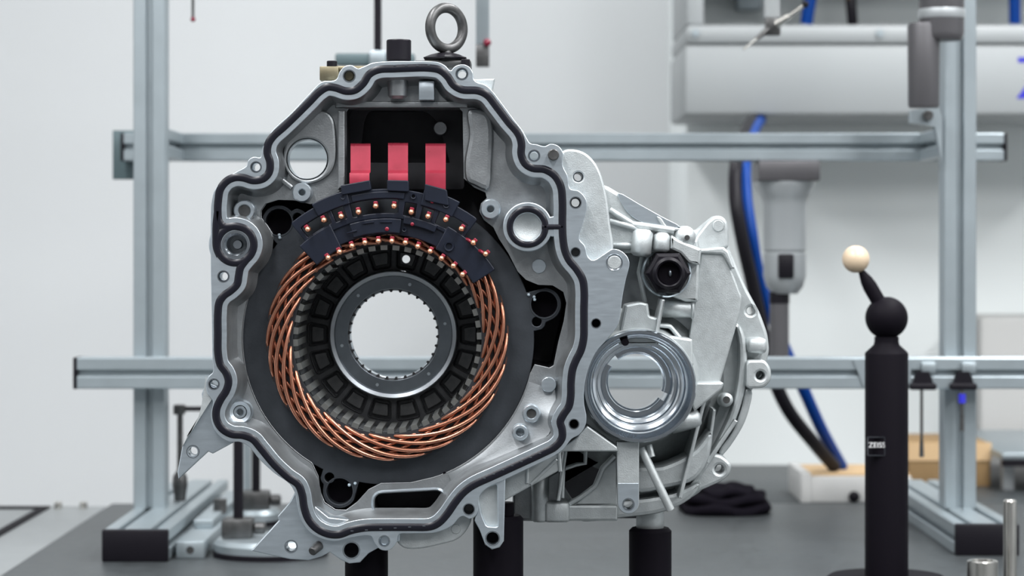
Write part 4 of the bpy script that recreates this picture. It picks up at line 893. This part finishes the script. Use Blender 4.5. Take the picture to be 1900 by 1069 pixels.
for px in (1290, 1632):
    q = P(px, 62, Y - .006); MB().cyl(q, q + Vector((0, -.004, 0)), .0075, n=20, c=.001).build('screw', 'alu', en)
for (x0, x1, y0, y1, m) in [(1366, 1412, -40, 18, 'alu'), (1560, 1640, -60, -10, 'probedark')]:
    a, b = P(x0, y1, 4.6), P(x1, y0, 4.6); MB().box((a.x, 4.58, a.z), (b.x, 4.64, b.z), .003).build('inner_module', m, en)
for (p, q, m, r) in [((1496, 44), (1512, -60), 'blue', .012), ((1582, 44), (1578, -10), 'blackp', .010), ((1578, 10), (1576, -60), 'cardboard', .009), ((1883, 44), (1882, -100), 'blue', .011)]:
    MB().tube([P(*p, 4.45), P((p[0] + q[0]) / 2, (p[1] + q[1]) / 2, 4.44), P(*q, 4.45)], r, 12).build('inner_hose', m, en, 60)
me = text_mesh('ZEISS', .108); q = P(1884, 183, Y - .0006); me.transform(Matrix.Translation(q)); link_mesh('lettering', me, 'bluelogo', en, None, 0)
MB().box((P(1272, 0, 4.70).x, 4.70, 0), (2.2, 5.2, 2.6), .01).build('machine_column', 'cabinet'); tag(bpy.data.objects['machine_column'], 'large pale grey machine column behind the hoses and probe head', 'machine')
MB().box((P(1818, 0, 4.50).x, 4.50, 0), (2.1, 4.695, P(0, 588, 4.5).z), .01).build('side_cabinet', 'cabinet_grey'); tag(bpy.data.objects['side_cabinet'], 'grey cabinet right of the right frame post', 'cabinet')
ds = thing('side_shelf', 'grey side shelf with dark edge at the right picture border', 'shelf', P(1880, 930, 4.1))
a, b = P(1826, 846, 4.1), P(2000, 826, 4.1); MB().box((a.x, 3.95, b.z - .012), (b.x, 4.44, b.z), .003).build('shelf_top', 'alu', ds)
MB().box((a.x, 3.945, b.z - .022), (b.x, 3.96, b.z - .012)).build('edge_trim', 'blackp', ds, 0)
for xx in (a.x + .012, b.x - .02):
    MB().box((xx, 4.0, TABLE_Z - .006), (xx + .018, 4.02, b.z - .012)).build('leg', 'probe', ds, 0); MB().box((xx, 4.38, TABLE_Z - .006), (xx + .018, 4.40, b.z - .012)).build('leg', 'probe', ds, 0)

# ================================================================== cartons and cloth
BZ = TABLE_Z - .006
ct = thing('white_carton', 'white carton with tan lid on the bench left of the sphere stand', 'carton', P(1590, 930, 3.82))
a, b = P(1488, 930, 3.80), P(1692, 884, 3.80); MB().box((a.x, 3.80, BZ), (b.x, 3.97, b.z), .003).build('body', 'carton', ct)
MB().box((a.x + .012, 3.805, b.z), (b.x - .002, 3.965, b.z + .004), .002).build('lid', 'tan', ct)
MB().box((a.x - .002, 3.796, BZ), (a.x + .014, 3.972, b.z + .006), .002).build('end_flap', 'carton', ct)
q = P(1585, 922, 3.795); MB().sphere((q.x, 3.797, q.z), .009, 20, (1, .4, 1)).build('black_knob', 'blackp', ct)
a, b = P(1686, 905, 4.05), P(1838, 822, 4.05)
cb = thing('cardboard_box', 'brown cardboard box behind the right frame post', 'box', Vector(((a.x + b.x) / 2, 4.1, BZ)))
MB().box((a.x, 4.05, BZ), (b.x, 4.25, b.z), .002).build('body', 'cardboard', cb)
MB().box((a.x - .001, 4.048, b.z - .03), (b.x + .001, 4.049, b.z + .001)).build('lid_flap', 'tan', cb, 0)
# black folded cloth: soft rumpled layers
def cloth_layer(x0, x1, y0, y1, z0, z1, sd):
    rnd = random.Random(sd); mb = MB(); n = 40; rs = []
    cx, cy, a, b = (x0 + x1) / 2, (y0 + y1) / 2, (x1 - x0) / 2, (y1 - y0) / 2; ph_ = [rnd.random() * 6 for _ in range(4)]
    for (s, z) in [(.93, z0), (1, z0 + .25 * (z1 - z0)), (1, z0 + .7 * (z1 - z0)), (.94, z1), (.5, z1 + .002), (.05, z1 + .002)]:
        r = []
        for k_ in range(n):
            t = 2 * PI * k_ / n; c, s_ = math.cos(t), math.sin(t); e = 1 / max(abs(c) ** 3.5 + abs(s_) ** 3.5, 1e-6) ** (1 / 3.5)
            e *= 1 + .03 * math.sin(3 * t + ph_[0]) + .02 * math.sin(7 * t + ph_[1])
            r.append(Vector((cx + a * s * e * c, cy + b * s * e * s_, z + (.003 * math.sin(5 * t + ph_[2]) if z > z0 + .001 else 0))))
        rs.append(r)
    return mb.rings(rs)
cl = thing('folded_cloth', 'folded black cloth lying on the table behind the gear case', 'cloth', P(1350, 950, 3.6))
x0 = P(1262, 0, 3.6).x; x1 = P(1432, 0, 3.6).x
cloth_layer(x0, x1, 3.55, 3.71, TZ, TZ + .014, 1).build('fold', 'cloth', cl, 60)
cloth_layer(x0 + .004, x1 - .004, 3.56, 3.71, TZ + .014, TZ + .026, 2).build('fold', 'cloth', cl, 60)
cloth_layer(x0 + .03, x1 - .025, 3.57, 3.70, TZ + .026, TZ + .036, 3).build('fold', 'cloth', cl, 60)
